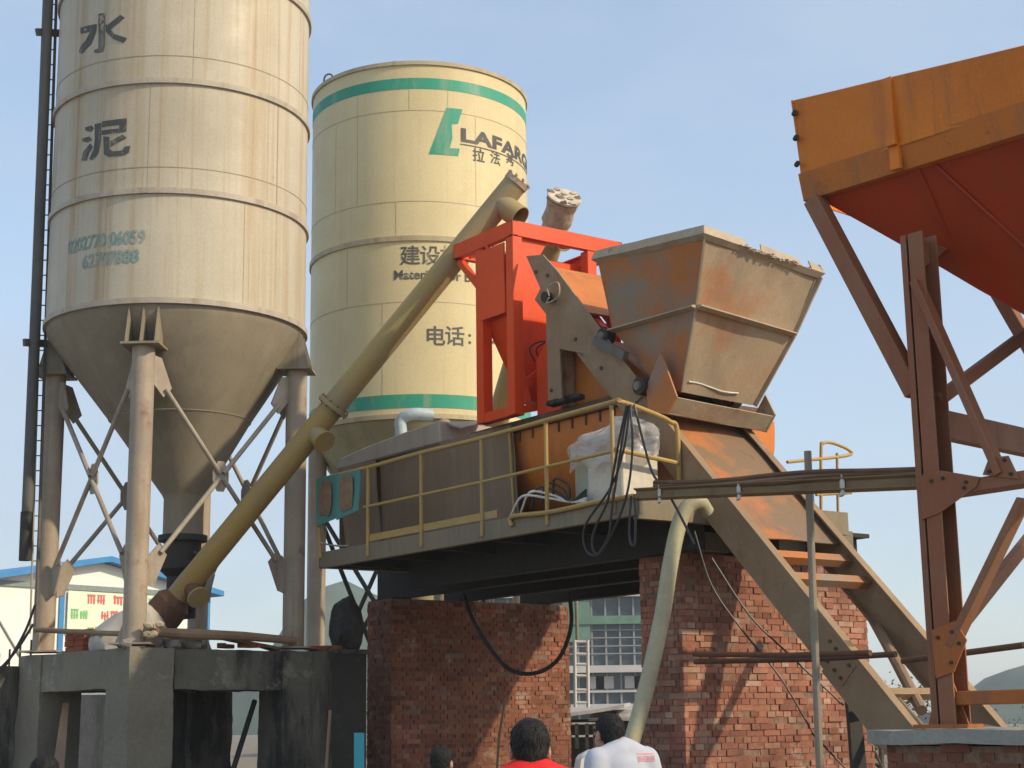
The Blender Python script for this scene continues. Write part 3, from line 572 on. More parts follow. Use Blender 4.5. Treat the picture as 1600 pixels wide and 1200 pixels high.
# ------------------------------------------------------------------ brick walls carrying the mixer
def brickwall(name, a0, b0, la, lb, z0, z1, mat, mort, label, frame=L, cap=None, seed=1):
    rnd = random.Random(seed)
    o = thing(name, frame(a0+la/2, b0+lb/2, z0), label, 'brick wall')
    da = (frame(1, 0, 0)-frame(0, 0, 0)); db = (frame(0, 1, 0)-frame(0, 0, 0)); P = lambda a, b, z: frame(a, b, z)
    e = .009
    MB().box(P(a0+e, b0+e, z0), da*(la-2*e), db*(lb-2*e), Z*(z1-z0-.01)).build('mortar_core', mort, o)
    mb = MB(); z = z0; c = 0; CH = .066
    while z+.05 < z1:
        head = (c % 2)
        for fa in range(4):
            ln = lb if fa % 2 == 0 else la
            x = 0.0 if not head else -.06
            while x < ln-.02:
                bl = .24 if not head else .115
                if rnd.random() < .18: bl = .115
                x0 = max(x, 0); x1 = min(x+bl, ln)
                if x1-x0 > .03 and rnd.random() > .006 and not (z1-z < .14 and rnd.random() < .25):
                    pr = rnd.gauss(0, .0055); dz = rnd.uniform(-.004, .004)+.008*mnoise.noise(Vector((x*.9, z*.5, fa+seed)))
                    if fa == 0: p = P(a0-pr, b0+x0, z+dz); ed = db*(x1-x0); ei = da*.05
                    elif fa == 2: p = P(a0+la+pr, b0+x0, z+dz); ed = db*(x1-x0); ei = -da*.05
                    elif fa == 1: p = P(a0+x0, b0-pr, z+dz); ed = da*(x1-x0); ei = db*.05
                    else: p = P(a0+x0, b0+lb+pr, z+dz); ed = da*(x1-x0); ei = -db*.05
                    p = p+ed*rnd.uniform(0, .02); mb.box(p, ed*.98, ei, Z*(.058+rnd.uniform(-.003, .003)))
                x += bl+.01
        z += CH; c += 1
    mb.build('brickwork', mat, o)
    return o
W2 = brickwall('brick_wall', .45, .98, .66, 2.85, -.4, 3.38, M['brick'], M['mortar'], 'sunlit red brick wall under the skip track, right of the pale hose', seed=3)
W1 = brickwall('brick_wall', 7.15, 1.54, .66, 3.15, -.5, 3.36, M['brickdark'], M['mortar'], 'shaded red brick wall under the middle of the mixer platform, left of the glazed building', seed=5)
# ------------------------------------------------------------------ platform
pf = thing('mixer_platform', L(3, 2, 3.3), 'steel mixer platform resting on two brick walls, grey edge beam', 'platform')
ZD = 3.86
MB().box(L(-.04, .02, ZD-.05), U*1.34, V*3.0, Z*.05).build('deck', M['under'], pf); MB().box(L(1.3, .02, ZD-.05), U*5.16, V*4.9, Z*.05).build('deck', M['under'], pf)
MB().channel(L(-.06, 0, ZD-.105), L(6.48, 0, ZD-.105), V, .21, .09, .014).build('edge_beam', M['deck'], pf)
MB().channel(L(-.06, .0, ZD-.125), L(-.06, 3.05, ZD-.125), U, .25, .09, .014).build('edge_beam', M['deck'], pf)
MB().channel(L(6.48, .0, ZD-.105), L(6.48, 4.9, ZD-.105), -U, .21, .09, .014).build('edge_beam', M['deck'], pf)
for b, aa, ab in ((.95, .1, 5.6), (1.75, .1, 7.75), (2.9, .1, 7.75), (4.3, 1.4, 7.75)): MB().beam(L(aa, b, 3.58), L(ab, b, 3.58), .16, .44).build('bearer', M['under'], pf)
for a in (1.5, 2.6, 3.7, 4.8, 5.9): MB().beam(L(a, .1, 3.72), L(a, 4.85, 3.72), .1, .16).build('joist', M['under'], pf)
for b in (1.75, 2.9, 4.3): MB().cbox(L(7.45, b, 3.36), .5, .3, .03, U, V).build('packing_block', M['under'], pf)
MB().box(L(.36, 1.02, 3.385), U*.55, V*1.1, Z*.2).build('bearing_block', M['concl'], pf)
MB().box(L(.38, 2.4, 3.385), U*.5, V*1.2, Z*.34).build('bearing_block', M['concl'], pf)
# ------------------------------------------------------------------ railing
rl = thing('platform_railing', L(3, 0, 3.8), 'weathered yellow pipe railing along the front edge of the mixer platform', 'railing')
for a in (5.20, 3.95, 2.67, 1.44, .31):
    MB().tube([L(a, -.012, 3.70), L(a, -.012, 4.82)], .024, 10).build('post', M['yellow'], rl)
MB().tube(spline([L(6.42, -.012, 3.78), L(6.47, -.012, 4.3), L(6.47, -.012, 4.74), L(6.38, -.012, 4.83), L(5.2, -.012, 4.83), L(3.95, -.012, 4.84), L(2.6, -.012, 4.83), L(.4, -.012, 4.85), L(.22, .03, 4.85), L(.25, .5, 4.78), L(.28, .76, 4.72), L(.28, .86, 4.62), L(.28, .86, 3.88)], 6), .026, 10).build('top_rail', M['yellow'], rl)
MB().tube([L(5.3, -.012, 4.33), L(2.6, -.012, 4.32), L(.3, -.012, 4.34)], .019, 8).build('mid_rail', M['yellow'], rl)
MB().tube([L(.28, .0, 4.36), L(.28, .86, 4.28)], .026, 8).build('mid_rail', M['yellow'], rl)
MB().box(L(2.4, -.0, 3.885), U*2.8, V*.012, Z*.085).build('toe_board', M['yellow'], rl)
MB().tube(spline([L(6.42, -.012, 3.98), L(6.2, .1, 3.93), L(5.95, .15, 3.91)], 5), .014, 6).build('end_bar', M['brace'], rl)
# two turquoise sheets hooked on the railing
for k, (a0, a1) in enumerate(((6.46, 5.93), (5.92, 5.36))):
    t = thing('sheet_panel', L((a0+a1)/2, -.06, 4.2), ('turquoise sheet panel with rust patch, left one at the railing end', 'turquoise sheet panel with rust patch, right one of the two on the railing')[k], 'panel', 'turquoise panels on the railing')
    z0, z1 = 4.20+.03*k, 4.84-.02*k
    MB().plate(L(a0, -.06, z0), L(a1, -.06, z0+.06), L(a1-.02, -.06, z1), L(a0, -.06, z1), .012, 8, 8, .02, 2, k).build('sheet', M['turq'], t)
    mid = (a0+a1)/2; pts = []
    for j in range(18):
        an = 2*math.pi*j/18; q = 1+.2*mnoise.noise(Vector((math.cos(an)*2, math.sin(an)*2, k*3.)))
        pts.append(L(mid+.17*q*(abs(math.cos(an))**.5)*math.copysign(1, math.cos(an)), -.078, (z0+z1)/2+.03+.23*q*(abs(math.sin(an))**.6)*math.copysign(1, math.sin(an))))
    MB().extr(pts, -V*.003).build('rust_patch', M['turqrust'], t)

# ------------------------------------------------------------------ mixer
mx = thing('concrete_mixer', L(4.5, 2.0, ZD), 'orange twin shaft concrete mixer on the platform, partly covered by brown sheets', 'concrete mixer')
def trough(a0, a1, b0, b1, z0, z1, rr):
    pr = [(b0, z1), (b0, z0+rr)]
    for k in range(1, 9):
        t = math.pi/2*k/8; pr.append((b0+rr*(1-math.cos(t)), z0+rr-rr*math.sin(t)))
    for k in range(0, 9):
        t = math.pi/2*k/8; pr.append((b1-rr+rr*math.sin(t), z0+rr-rr*math.cos(t)))
    pr.append((b1, z1)); return MB().extr([L(a0, b, z) for b, z in pr], U*(a1-a0))
trough(1.25, 7.3, 1.08, 3.3, 3.93, 5.12, 1.05).build('trough', M['orange'], mx, angle=40)
MB().box(L(1.2, 1.02, 5.12), U*3.2, V*2.2, Z*.13).build('top_flange', M['rust'], mx)
mb = MB()
for k in range(12): MB().box(L(1.3+.26*k, 1.06, 5.0), U*.02, V*.06, Z*.13).build('flange_rib', M['rust'], mx)
sh = [(7.62, 6.6, -.03), (6.58, 5.0, .02), (4.98, 3.42, 0)]
for k, (a0, a1, o) in enumerate(sh):
    MB().plate(L(a0-.16 if k == 0 else a0, 1.0+o, 3.98), L(a1-.1, 1.0+o, 4.02), L(a1, .96+o, 5.2-.0*k), L(a0, .96+o, 5.22), .012, 10, 8, .05, 1.1, k).build('side_sheet', M['brownsheet'], mx)
MB().tube([L(3.38, .96, 4.06), L(3.44, .94, 5.18)], .018, 8).build('sheet_edge', M['yellow'], mx)
MB().plate(L(7.66, 1.0, 3.96), L(7.5, 3.1, 3.96), L(7.62, 3.1, 5.2), L(7.66, .97, 5.2), .012, 6, 6, .03, 1, 9).build('side_sheet', M['brownsheet'], mx)
pr = [(7.7, 5.2), (7.72, 5.27), (7.55, 5.36), (6.9, 5.42), (6.0, 5.47), (5.0, 5.50), (4.95, 5.2)]
MB().extr([L(a, .93, z) for a, z in pr], V*1.9).build('lid', M['greylid'], mx, bevel=.02)
MB().plate(L(5.0, 1.05, 5.50), L(4.62, 1.05, 5.36), L(4.62, 1.6, 5.5), L(5.0, 1.6, 5.56), .02, 4, 4, .03, 2, 3).build('lid_flap', M['greylid'], mx)
dp = PB(627, 695, 1.5); MB().tube(spline([dp-Z*.3, dp+Z*.15, dp+Z*.36, dp+Z*.44-U*.12+V*.12, dp+Z*.44-U*.2+V*.4], 6), .085, 18).build('vent_duct', M['blueduct'], mx)
# charging hood between the tracks
MB().extr([L(a, 1.15, z) for a, z in ((2.5, 5.25), (2.5, 6.05), (1.75, 5.95), (.95, 5.3), (.95, 5.25))], V*.8).build('charging_hood', M['orange'], mx)
MB().extr([L(a, 1.0, z) for a, z in ((2.35, 5.26), (2.45, 5.26), (2.45, 6.1), (2.35, 6.1))], V*.12).build('hood_frame', M['rail'], mx)
MB().extr([L(a, 1.05, z) for a, z in ((3.0, 5.25), (3.0, 5.95), (2.52, 6.4), (2.52, 5.25))], V*.95).build('charging_hood', M['red'], mx)
for k in range(5): MB().blob(L(2.0+.12*k, .9, 5.3), (.1, .08, .05), 1, .5, 3, k).build('caked_lump', M['dark'], mx)

# ------------------------------------------------------------------ red weighing frame
wf = thing('weighing_frame', L(3.7, 1.4, 5.25), 'bright red steel frame with hanging weigh hopper standing on the mixer', 'weigh hopper')
a0, a1, b0, b1 = 3.12, 3.78, .82, 2.0; ZP = 5.25
ztp = PB(797, 360, .8).z
for a, b in ((a0, b0), (a1, b0), (a0, b1), (a1, b1)):
    MB().beam(L(a, b, ZP), L(a, b, ztp-.1), .15, .15, U).build('post', M['red'], wf, bevel=.008)
MB().channel(L(a0-.08, b0-.08, ztp), L(a1+.56, b0-.08, ztp), V, .19, .09, .014).build('top_beam', M['red'], wf)
MB().channel(L(a0-.08, b0-.08, ztp), L(a0-.08, b1+.5, ztp), U, .19, .09, .014).build('top_beam', M['red'], wf)
MB().channel(L(a1+.56, b0-.08, ztp), L(a1+.56, b1+.5, ztp), -U, .19, .09, .014).build('top_beam', M['red'], wf)
MB().channel(L(a0-.08, b1+.5, ztp), L(a1+.56, b1+.5, ztp), -V, .19, .09, .014).build('top_beam', M['red'], wf)
MB().beam(L(a1+.52, b0, ztp-.12), L(a1+.04, b0, ztp-.6), .08, .08, V).build('knee_brace', M['red'], wf)
MB().beam(L(a0+.05, b0, ZP+.06), L(a1, b0, ZP+.06), .12, .12).build('base_beam', M['red'], wf)
MB().beam(L(a0, b0, ZP+.06), L(a0, b1, ZP+.35), .09, .09).build('base_beam', M['red'], wf)
MB().beam(L(a0, b0+.06, ZP+.35), L(a0, b1, ZP+1.2), .09, .09).build('knee_brace', M['red'], wf)
MB().extr([L(a0-.02, b0, z)+V*x for x, z in ((.07, ztp-.1), (.5, ztp-.1), (.07, ztp-.75))], U*.02).build('corner_plate', M['red'], wf)
# hopper body hung in the frame: box on a pyramid
def frustum(mb, c0, c1):
    mb.add(c0+c1, [(0, 1, 2, 3), (4, 5, 6, 7)]+[(i, (i+1) % 4, 4+(i+1) % 4, 4+i) for i in range(4)])
h0, h1, g0, g1 = a0+.14, a1+.02, b0+.04, b1+.0
zA, zB, zC = ztp-.25, ztp-1.05, ZP+.25
mb = MB(); rc = lambda x, z: [L(h0+x, g0+x, z), L(h1-x, g0+x, z), L(h1-x, g1-x, z), L(h0+x, g1-x, z)]
frustum(mb, rc(0, zA), rc(0, zB)); frustum(mb, rc(0, zB), [L(h0+.08, g0+.36, zC), L(h0+.28, g0+.36, zC), L(h0+.28, g1-.36, zC), L(h0+.08, g1-.36, zC)]); mb.build('weigh_hopper', M['red'], wf)
MB().plate(L(a1, b0-.08, ZP+1.3), L(a0+.1, b0-.08, ZP+1.3), L(a0+.1, b0-.08, ztp-.15), L(a1, b0-.08, ztp-.15), .02, 6, 6, .015, 2, 4).build('side_panel', M['red'], wf)
MB().tube(spline([L(a0+.5, b0-.06, ztp-.05), L(a0+.45, b0-.06, ztp-.2), L(a0+.55, b0-.06, ztp-.28), L(a0+.62, b0-.06, ztp-.18)], 5), .03, 8).build('lifting_hook', M['red'], wf)
for k in range(2): MB().tube(spline([L(a0-.02, 1.1+.1*k, ZP+.7), L(a0-.06, 1.0+.1*k, ZP+.85), L(a0-.06, 1.25+.08*k, ZP+.95), L(a0-.06, 1.45, ZP+.6), L(a0-.06, 1.3+.1*k, ZP+.1)], 6), .011, 6).build('control_cable', M['cable'], wf)

# ------------------------------------------------------------------ skip track
tk = thing('skip_track', L(-2.75, 1.5, 1.45), 'inclined skip hoist track of two deep brown steel channels running down to the right', 'hoist track')
RL = lambda a: 4.26+1.035*a                 # top line of the track
td = (U+Z*1.035).normalized(); tn = (Z-U*1.035).normalized()
BL, BR = .90, 2.10
def railc(b, side, aa, ab, dep=.37): return MB().channel(L(aa, b, RL(aa))-tn*dep/2, L(ab, b, RL(ab))-tn*dep/2, side, dep, .10, .014, up=tn)
railc(BL, V, -1.92, 2.55).build('track_rail', M['rail'], tk)
railc(BL-.004, V, -2.95, -1.86, .40).build('track_rail', M['rail'], tk)
railc(BR+.1, -V, -3.25, 2.2).build('track_rail', M['rail'], tk)
MB().extr([PB(x, y, BL-.03) for x, y in ((822, 400), (848, 398), (872, 425), (1010, 612), (975, 645), (935, 588), (912, 552), (874, 545), (878, 626), (857, 628), (853, 490), (846, 455))], V*.02).build('head_plate', M['rail'], tk)
hp_ = MB(); hp_.beam(L(2.55, .9, RL(2.5)+.02), L(2.55, 2.25, RL(2.5)+.02), .12, .18); hp_.build('head_beam', M['orange'], tk)
MB().plate(L(2.6, .95, RL(2.5)+.15), L(2.6, 2.2, RL(2.5)+.15), L(1.95, 2.2, RL(1.75)+.22), L(1.95, .95, RL(1.75)+.22), .03, 4, 4, .01, 2, 1).build('head_guard', M['orange'], tk)
for k in range(3): MB().beam(L(2.5, 1.2+.32*k, 6.75), L(1.9, 1.2+.32*k, 6.1), .1, .12).build('head_roller', M['red'], tk)
sh_ = PB(858, 465, BL-.06); 
MB().tube([sh_, sh_-V*.08], .065, 16).build('rope_sheave', M['dark'], tk)
MB().beam(PB(930, 532, BL-.08), PB(978, 556, BL-.08), .07, .10).build('limit_switch', M['darkpipe'], tk)
for x, y in ((838, 425), (856, 430), (868, 470), (862, 610), (900, 530), (940, 575)): p = PB(x, y, BL-.03); MB().tube([p+V*.005, p-V*.02], .022, 6).build('bolt', M['rust'], tk)
sp0 = L(-1.9, BL-.012, RL(-1.9))-tn*.19
MB().box(sp0-td*.22-tn*.13, td*.44, tn*.26, V*.012).build('splice_plate', M['rail'], tk)
for i in (-.16, -.06, .06, .16):
    for j in (-.08, .08): p = sp0+td*i+tn*j; MB().tube([p, p-V*.02], .018, 6).build('bolt', M['rust'], tk)
q0_, q1_ = PB(858, 462, BL-.14), PB(872, 448, BL-.14); MB().tube(spline([q0_, q0_+Z*.1+V*-.02, q1_+Z*.05, q1_-Z*.12, q0_-Z*.08+U*.05, q0_-Z*.02], 5), .010, 6).build('rope_tail', M['sack'], tk)
# sloping chute pan between the rails and its cross members
MB().plate(L(.75, BL+.02, RL(.75)-.12), L(.75, BR+.08, RL(.75)-.12), L(-.72, BR+.08, RL(-.72)-.12), L(-.72, BL+.02, RL(-.72)-.12), .012, 10, 10, .03, 1.6, 2).build('chute_pan', M['chute'], tk)
for a in (-.82, -1.05): MB().beam(L(a, BL+.02, RL(a)-.2), L(a, BR+.08, RL(a)-.2), .10, .09, tn).build('cross_member', M['bucketside'], tk)
for a in (-2.1, -2.8): MB().beam(L(a, BL+.02, RL(a)-.25), L(a, BR+.08, RL(a)-.25), .08, .08, tn).build('cross_member', M['rail'], tk)
MB().plate(L(1.4, BL+.02, RL(1.4)-.2), L(1.4, BR+.08, RL(1.4)-.2), L(.7, BR+.08, RL(.7)-.2), L(.7, BL+.02, RL(.7)-.2), .012, 6, 6, .02, 1.6, 5).build('chute_pan', M['dark'], tk)


# ------------------------------------------------------------------ skip bucket
bk = thing('skip_bucket', L(.6, 1.55, 5.2), 'dusty grey orange skip bucket with flared rim, raised high on the hoist track', 'skip bucket')
FT = [L(-.32, .80, 6.60), L(-.32, 2.50, 6.44)]; FM = [L(-.02, .93, 5.96), L(-.02, 2.36, 5.84)]; FB = [L(.42, 1.07, 5.10), L(.42, 2.12, 5.06)]
BT = [L(1.46, .80, 6.77), L(1.46, 2.50, 6.62)]; BM = [L(1.40, .93, 5.99), L(1.40, 2.36, 5.88)]; BB = [L(.80, 1.07, 5.22), L(.80, 2.12, 5.18)]
def pl(name, mat, a, b, c, d, k): return MB().plate(a, b, c, d, .012, 10, 8, .018, 1.7, k).build(name, mat, bk, angle=30)
pl('front_plate', M['bucket'], FB[0], FB[1], FM[1], FM[0], 1); pl('front_plate', M['bucket'], FM[0], FM[1], FT[1], FT[0], 2)
pl('side_plate', M['bucketside'], BB[0], FB[0], FM[0], BM[0], 3); pl('side_plate', M['bucketside'], BM[0], FM[0], FT[0], BT[0], 4)
pl('side_plate', M['bucketside'], FB[1], BB[1], BM[1], FM[1], 5); pl('side_plate', M['bucketside'], FM[1], BM[1], BT[1], FT[1], 6)
pl('back_plate', M['bucketside'], BB[1], BB[0], BM[0], BM[1], 7); pl('back_plate', M['bucketside'], BM[1], BM[0], BT[0], BT[1], 8)
pl('bottom_plate', M['bucketside'], BB[0], BB[1], FB[1], FB[0], 9)
fo = (FT[0]-FB[0]).cross(FT[1]-FT[0]).normalized(); fo = -U
# flared rim: a sloping lip then an upright strip, on all four sides
cn = [FT[0], FT[1], BT[1], BT[0]]; ctr = sum(cn, Vector())/4
def outw(p, k, dz): d = (p-ctr); d.z = 0; return p+d.normalized()*k+Z*dz
lo = [outw(p, .0, -.02) for p in cn]; mi = [outw(p, .08, .03) for p in cn]; hi = [outw(p, .03, .135) for p in cn]; inn = [outw(p, -.06, .19) for p in cn]
for i in range(4):
    j = (i+1) % 4
    rm = MB().plate(lo[i], lo[j], mi[j], mi[i], .012, 12, 2, .01, 3, i).build('rim_lip', M['lip'], bk)
    if i != 0: MB().plate(mi[i], mi[j], hi[j], hi[i], .012, 12, 2, .012, 3, i+7).build('rim_strip', M['lip'], bk)
    else:
        for t0, t1 in ((0, .34), (.46, .8), (.885, 1.0)): MB().plate(lerp(mi[i], mi[j], t0), lerp(mi[i], mi[j], t1), lerp(hi[i], hi[j], t1)-Z*.02*t1, lerp(hi[i], hi[j], t0+.01), .014, 8, 3, .008, 5, t0*9).build('rim_strip', M['lip'], bk)
mb = MB()
for k in range(120):
    t = .30+.46*k/119; mb.blob(lerp(mi[0], mi[1], t)+Vector((random.uniform(-.03, .03), random.uniform(-.02, .03), random.uniform(-.02, .015))), (random.uniform(.012, .03), .014, random.uniform(.005, .012)), 1, .6, 4, k)
mb.build('caked_cement', M['cement'], bk)
# stiffener bars on the waist and edge bars
for p, q, k in ((FM[0], FM[1], -U), (BM[0], FM[0], -V), (FM[1], BM[1], V)):
    MB().extr([p, p+k*.075-Z*.015, p+k*.075-Z*.03, p-Z*.05], q-p).build('stiffener', M['lip'], bk)
for p, q in ((FB[1], FM[1]), (FM[1], FT[1])):
    MB().beam(p+V*.03, q+V*.03, .035, .07).build('edge_bar', M['lip'], bk)
for p, q in ((FB[0], FM[0]), (FM[0], FT[0])): MB().beam(p, q, .02, .025).build('edge_bar', M['lip'], bk)
# discharge door: tray under the bucket with turned up ends
t0, t1, t2, t3 = L(.28, .86, 4.99), L(.28, 2.3, 4.93), L(.42, 2.3, 4.78), L(.42, .86, 4.84)
dr = MB().plate(t3, t2, t1, t0, .016, 8, 3, .01, 2, 2).build('discharge_door', M['lip'], bk)
MB().plate(L(1.05, .86, 4.98), L(1.05, 2.3, 4.92), t2, t3, .016, 8, 3, .01, 2, 3).build('door_pan', M['lip'], dr)
MB().extr([L(.26, .85, 5.0), L(.42, .85, 4.83), L(.72, .85, 4.92), L(.75, .85, 5.18), L(.55, .90, 5.55)], V*.02).build('door_cheek', M['bucketside'], dr)
MB().extr([L(.26, 2.31, 4.95), L(.42, 2.31, 4.77), L(.7, 2.31, 4.87), L(.4, 2.31, 5.2)], V*.02).build('door_cheek', M['lip'], dr)
for a, b in ((.82, .86), (.82, 2.22), (1.5, .92)):
    c = L(a, b, RL(a)+.10); wh = MB().tube([c-V*.06, c+V*.06], .10, 20).build('wheel', M['dark'], bk)
    MB().tube([c-V*.09, c-V*.05], .05, 14).build('hub', M['concl'], wh)
mb = MB(); p = lerp(FB[0], FM[0], .12); q = lerp(FB[1], FM[1], .10)
mb.tube([lerp(p, q, t)-U*.012+Z*.015*math.sin(t*9) for t in (.06, .15, .24, .36, .5, .62, .74)], .008, 5); mb.build('cement_line', M['white'], bk)

# ------------------------------------------------------------------ wrapped control cabinet
cb = thing('control_cabinet', L(.65, .5, ZD), 'off white control cabinet on the platform corner, wrapped in clear plastic', 'cabinet')
MB().box(L(.42, .2, ZD), U*.58, V*.5, Z*.55).build('cabinet_body', M['whitebox'], cb, bevel=.015)
MB().box(L(1.03, .24, ZD), U*.24, V*.42, Z*.50).build('side_unit', M['palebox'], cb, bevel=.01)
mb = MB(); n = 96; rows = 48; vs = []
for k in range(rows):
    t = k/(rows-1)
    for j in range(n):
        an = 2*math.pi*j/n
        rr = (1-(max(0, t-.55)/.45)**2.2*.999)
        ca, sa_ = math.cos(an), math.sin(an); e = .62
        sq = 1/max(abs(ca)**e, abs(sa_)**e, .3)**.8
        rag = .12*mnoise.noise(Vector((ca*2, sa_*2, 7)))*(1-t)
        f = 1+.16*mnoise.noise(Vector((ca*3, sa_*3, t*2.2)))+.05*mnoise.noise(Vector((ca*7, sa_*7, t*4)))+.05*abs(mnoise.noise(Vector((ca*5+t*3, sa_*5, t*7))))+.025*abs(mnoise.noise(Vector((ca*14, sa_*14+t*6, t*13))))
        z = ZD+.44+rag+.10*abs(ca)*(1-t)+t*.50+.05*mnoise.noise(Vector((ca*4, sa_*4, t*4+9)))+(.08*ca*-1)*t
        vs.append(L(.86+.60*ca*rr*f, .45+.34*sa_*rr*f, z-.06))
mb.add(vs, [(k*n+j, k*n+(j+1) % n, (k+1)*n+(j+1) % n, (k+1)*n+j) for k in range(rows-1) for j in range(n)])
mb.build('plastic_wrap', M['film'], cb, angle=60)
for k in range(5):
    tag(MB().tube(spline([L(2.3-.2*k, .12, 3.9+.02*k), L(2.0-.15*k, .07, 4.08+.03*k), L(1.6-.1*k, .1, 4.02+.02*k), L(1.2, .12, 3.93), L(.9, .1, 3.9+.03*k)], 7), .014, 6).build('cable_end', M['white'] if k < 2 else M['cable'], loc=L(2.3, .12, 3.86)),
        ('white cable arching over the platform edge left of the cabinet' if k < 2 else 'dark cable lying loose on the platform edge left of the cabinet'), 'cable', 'white cable ends on the deck' if k < 2 else 'dark cable ends on the deck')
pc = MB().tube(spline([PB(800, 822, -.03), PB(797, 812, -.03), PB(806, 806, -.03), PB(860, 800, -.03), PB(930, 785, -.02), PB(990, 775, .0)], 6), .026, 8).build('conduit', M['yellow'], loc=PB(900, 790, 0))
tag(pc, 'thin yellowish conduit lying along the platform edge under the cabinet', 'pipe')
# hanging cable loops from the railing corner
for k, pts in enumerate((((985, 632), (975, 700), (955, 760), (915, 820), (914, 855), (930, 868), (950, 840), (957, 790), (972, 690), (982, 634)),
                         ((985, 635), (988, 700), (980, 770), (958, 830), (935, 866), (925, 850), (932, 820), (950, 780), (965, 700), (979, 634)),
                         ((991, 632), (1005, 690), (1020, 740), (1040, 765), (1060, 800), (1085, 850)),
                         ((986, 775), (983, 830), (986, 850), (992, 848), (993, 800), (990, 778)))):
    o = MB().tube(spline([PB(x, y, -.10-.03*k) for x, y in pts], 8), .013, 6).build('hanging_cable', M['cable'], loc=PB(*pts[0], -.1))
    tag(o, ('dark cable looped low under the platform corner, outermost loop', 'dark cable looped under the platform corner, inside the outer loop', 'dark cable running from the railing corner down past the hose top', 'short doubled cable hanging beside the cable tray end')[k], 'cable', 'cables at the platform corner')

# ------------------------------------------------------------------ cable tray across to the hopper leg
AL = R(42); HH = Vector((-math.sin(AL), math.cos(AL), 0)); HW = Vector((math.cos(AL), math.sin(AL), 0))
H0 = PY(1482, 1138, 12.0); ZH = H0.z
H = lambda h, wv, z: Vector((H0.x, H0.y, 0))+HH*h+HW*wv+Z*z
def HP(px, py, wv=0.0): d = ray(px, py); return CAM+d*(((Vector((H0.x, H0.y, 0))-CAM).dot(HW)+wv)/d.dot(HW))
ct = thing('cable_tray', PY(995, 775, 15.8), 'brown cable tray with tied cables from the platform corner to the orange hopper leg', 'cable tray')
q0, q1 = PY(995, 775, 15.8), PY(1440, 755, 12.05)
MB().channel(q0, q1, Vector((.3, -1, 0)), .10, .05, .01).build('tray_channel', M['traymat'], ct)
for k in range(3): MB().tube(spline([lerp(q0, q1, t)+Vector((0, -.03-.02*k, .07+.02*k+.015*math.sin(t*9+k))) for t in (.08, .25, .4, .55, .7, .85, 1)], 5), .022, 8).build('cable', M['rust'] if k != 1 else M['bamboo'], ct)
for t in (.10, .42, .77): MB().cbox(lerp(q0, q1, t)+Z*.02, .025, .14, .19).build('tie', M['white'], ct)

# ------------------------------------------------------------------ aggregate hopper on the right
hb = thing('aggregate_hopper', H(0, 1, ZH), 'big orange aggregate hopper on braced rusty steel legs at the right edge', 'hopper')
HL0, HL1, WD = 1.02, -4.2, 2.6
zf0, zf1, zt, zt1 = 5.86, 6.06, 6.72, 6.17
MB().plate(H(HL1, -.04, zf1), H(HL0, -.04, zf1), H(HL0, -.10, zt), H(HL1, -.10, zt1), .02, 24, 6, .03, 1.3, 2).build('side_board', M['hopper'], hb)
MB().extr([H(HL0, -.055, zf1), H(HL0+.02, -.115, zt), H(HL0+.02, WD, zt), H(HL0, WD, zf1)], -HH*.02).build('end_board', M['hopper'], hb)
MB().extr([H(HL1, -.055, zf1), H(HL1, -.115, zt1), H(HL1, WD, zt1), H(HL1, WD, zf1)], HH*.02).build('end_board', M['hopper'], hb)
MB().plate(H(HL0, WD, zf1), H(HL1, WD, zf1), H(HL1, WD, zt1), H(HL0, WD, zt), .02, 8, 4, .01, 1, 2).build('side_board', M['hopper'], hb)
fl = MB(); fl.extr([H(HL0+.02, -.07, zf1+.02), H(HL0+.02, -.01, zf0), H(HL0+.02, .09, zf0), H(HL0+.02, .09, zf0+.015), H(HL0+.02, .01, zf0+.015), H(HL0+.02, -.05, zf1+.02)], HH*(HL1-HL0-.02)); fl.build('flange_beam', M['hopflange'], hb)
MB().extr([H(HL0+.02, -.05, zf1), H(HL0+.02, WD, zf1), H(HL0+.02, WD, zf0), H(HL0+.02, 0, zf0)], HH*.012).build('flange_beam', M['hopper'], hb)
pb_ = MB(); pb_.box(H(.13, -.125, zf1-.01), HH*-.09, HW*.04, Z*.565); pb_.box(H(.13, -.085, zf0), HH*-.09, HW*.04, Z*.21); pb_.build('board_post', M['hopper'], hb)
for zz in (6.15, 6.38, 6.6): MB().tube([H(HL0+.01, -.1, zz), H(HL0-.03, -.13, zz)], .022, 8).build('bolt', M['dark'], hb)
# pyramid bottom
zo = 3.98; OUTL = [H(-1.35, .95, zo), H(-2.1, .95, zo), H(-2.1, 1.65, zo), H(-1.35, 1.65, zo)]
TOP = [H(HL0-.08, .06, zf0+.01), H(HL1+.08, .06, zf0+.01), H(HL1+.08, WD-.06, zf0+.01), H(HL0-.08, WD-.06, zf0+.01)]
for i in range(4):
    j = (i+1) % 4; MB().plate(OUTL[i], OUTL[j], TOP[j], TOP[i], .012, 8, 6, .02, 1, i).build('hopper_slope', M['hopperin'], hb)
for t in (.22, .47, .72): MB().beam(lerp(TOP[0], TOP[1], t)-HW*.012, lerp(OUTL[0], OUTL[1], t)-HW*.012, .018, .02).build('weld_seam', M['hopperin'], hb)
mb = MB(); frustum(mb, [p-Z*.0 for p in OUTL], [p-Z*.35 for p in OUTL]); mb.build('discharge_gate', M['hopleg'], hb)
a_, b_ = HP(1390, 290), lerp(TOP[0], OUTL[0], .25)
MB().extr([H(.08, .05, zf0), H(-.05, .05, zf0), H(-.12, .32, zf0-.55)], HW*.02).build('stiffener', M['hopperin'], hb)
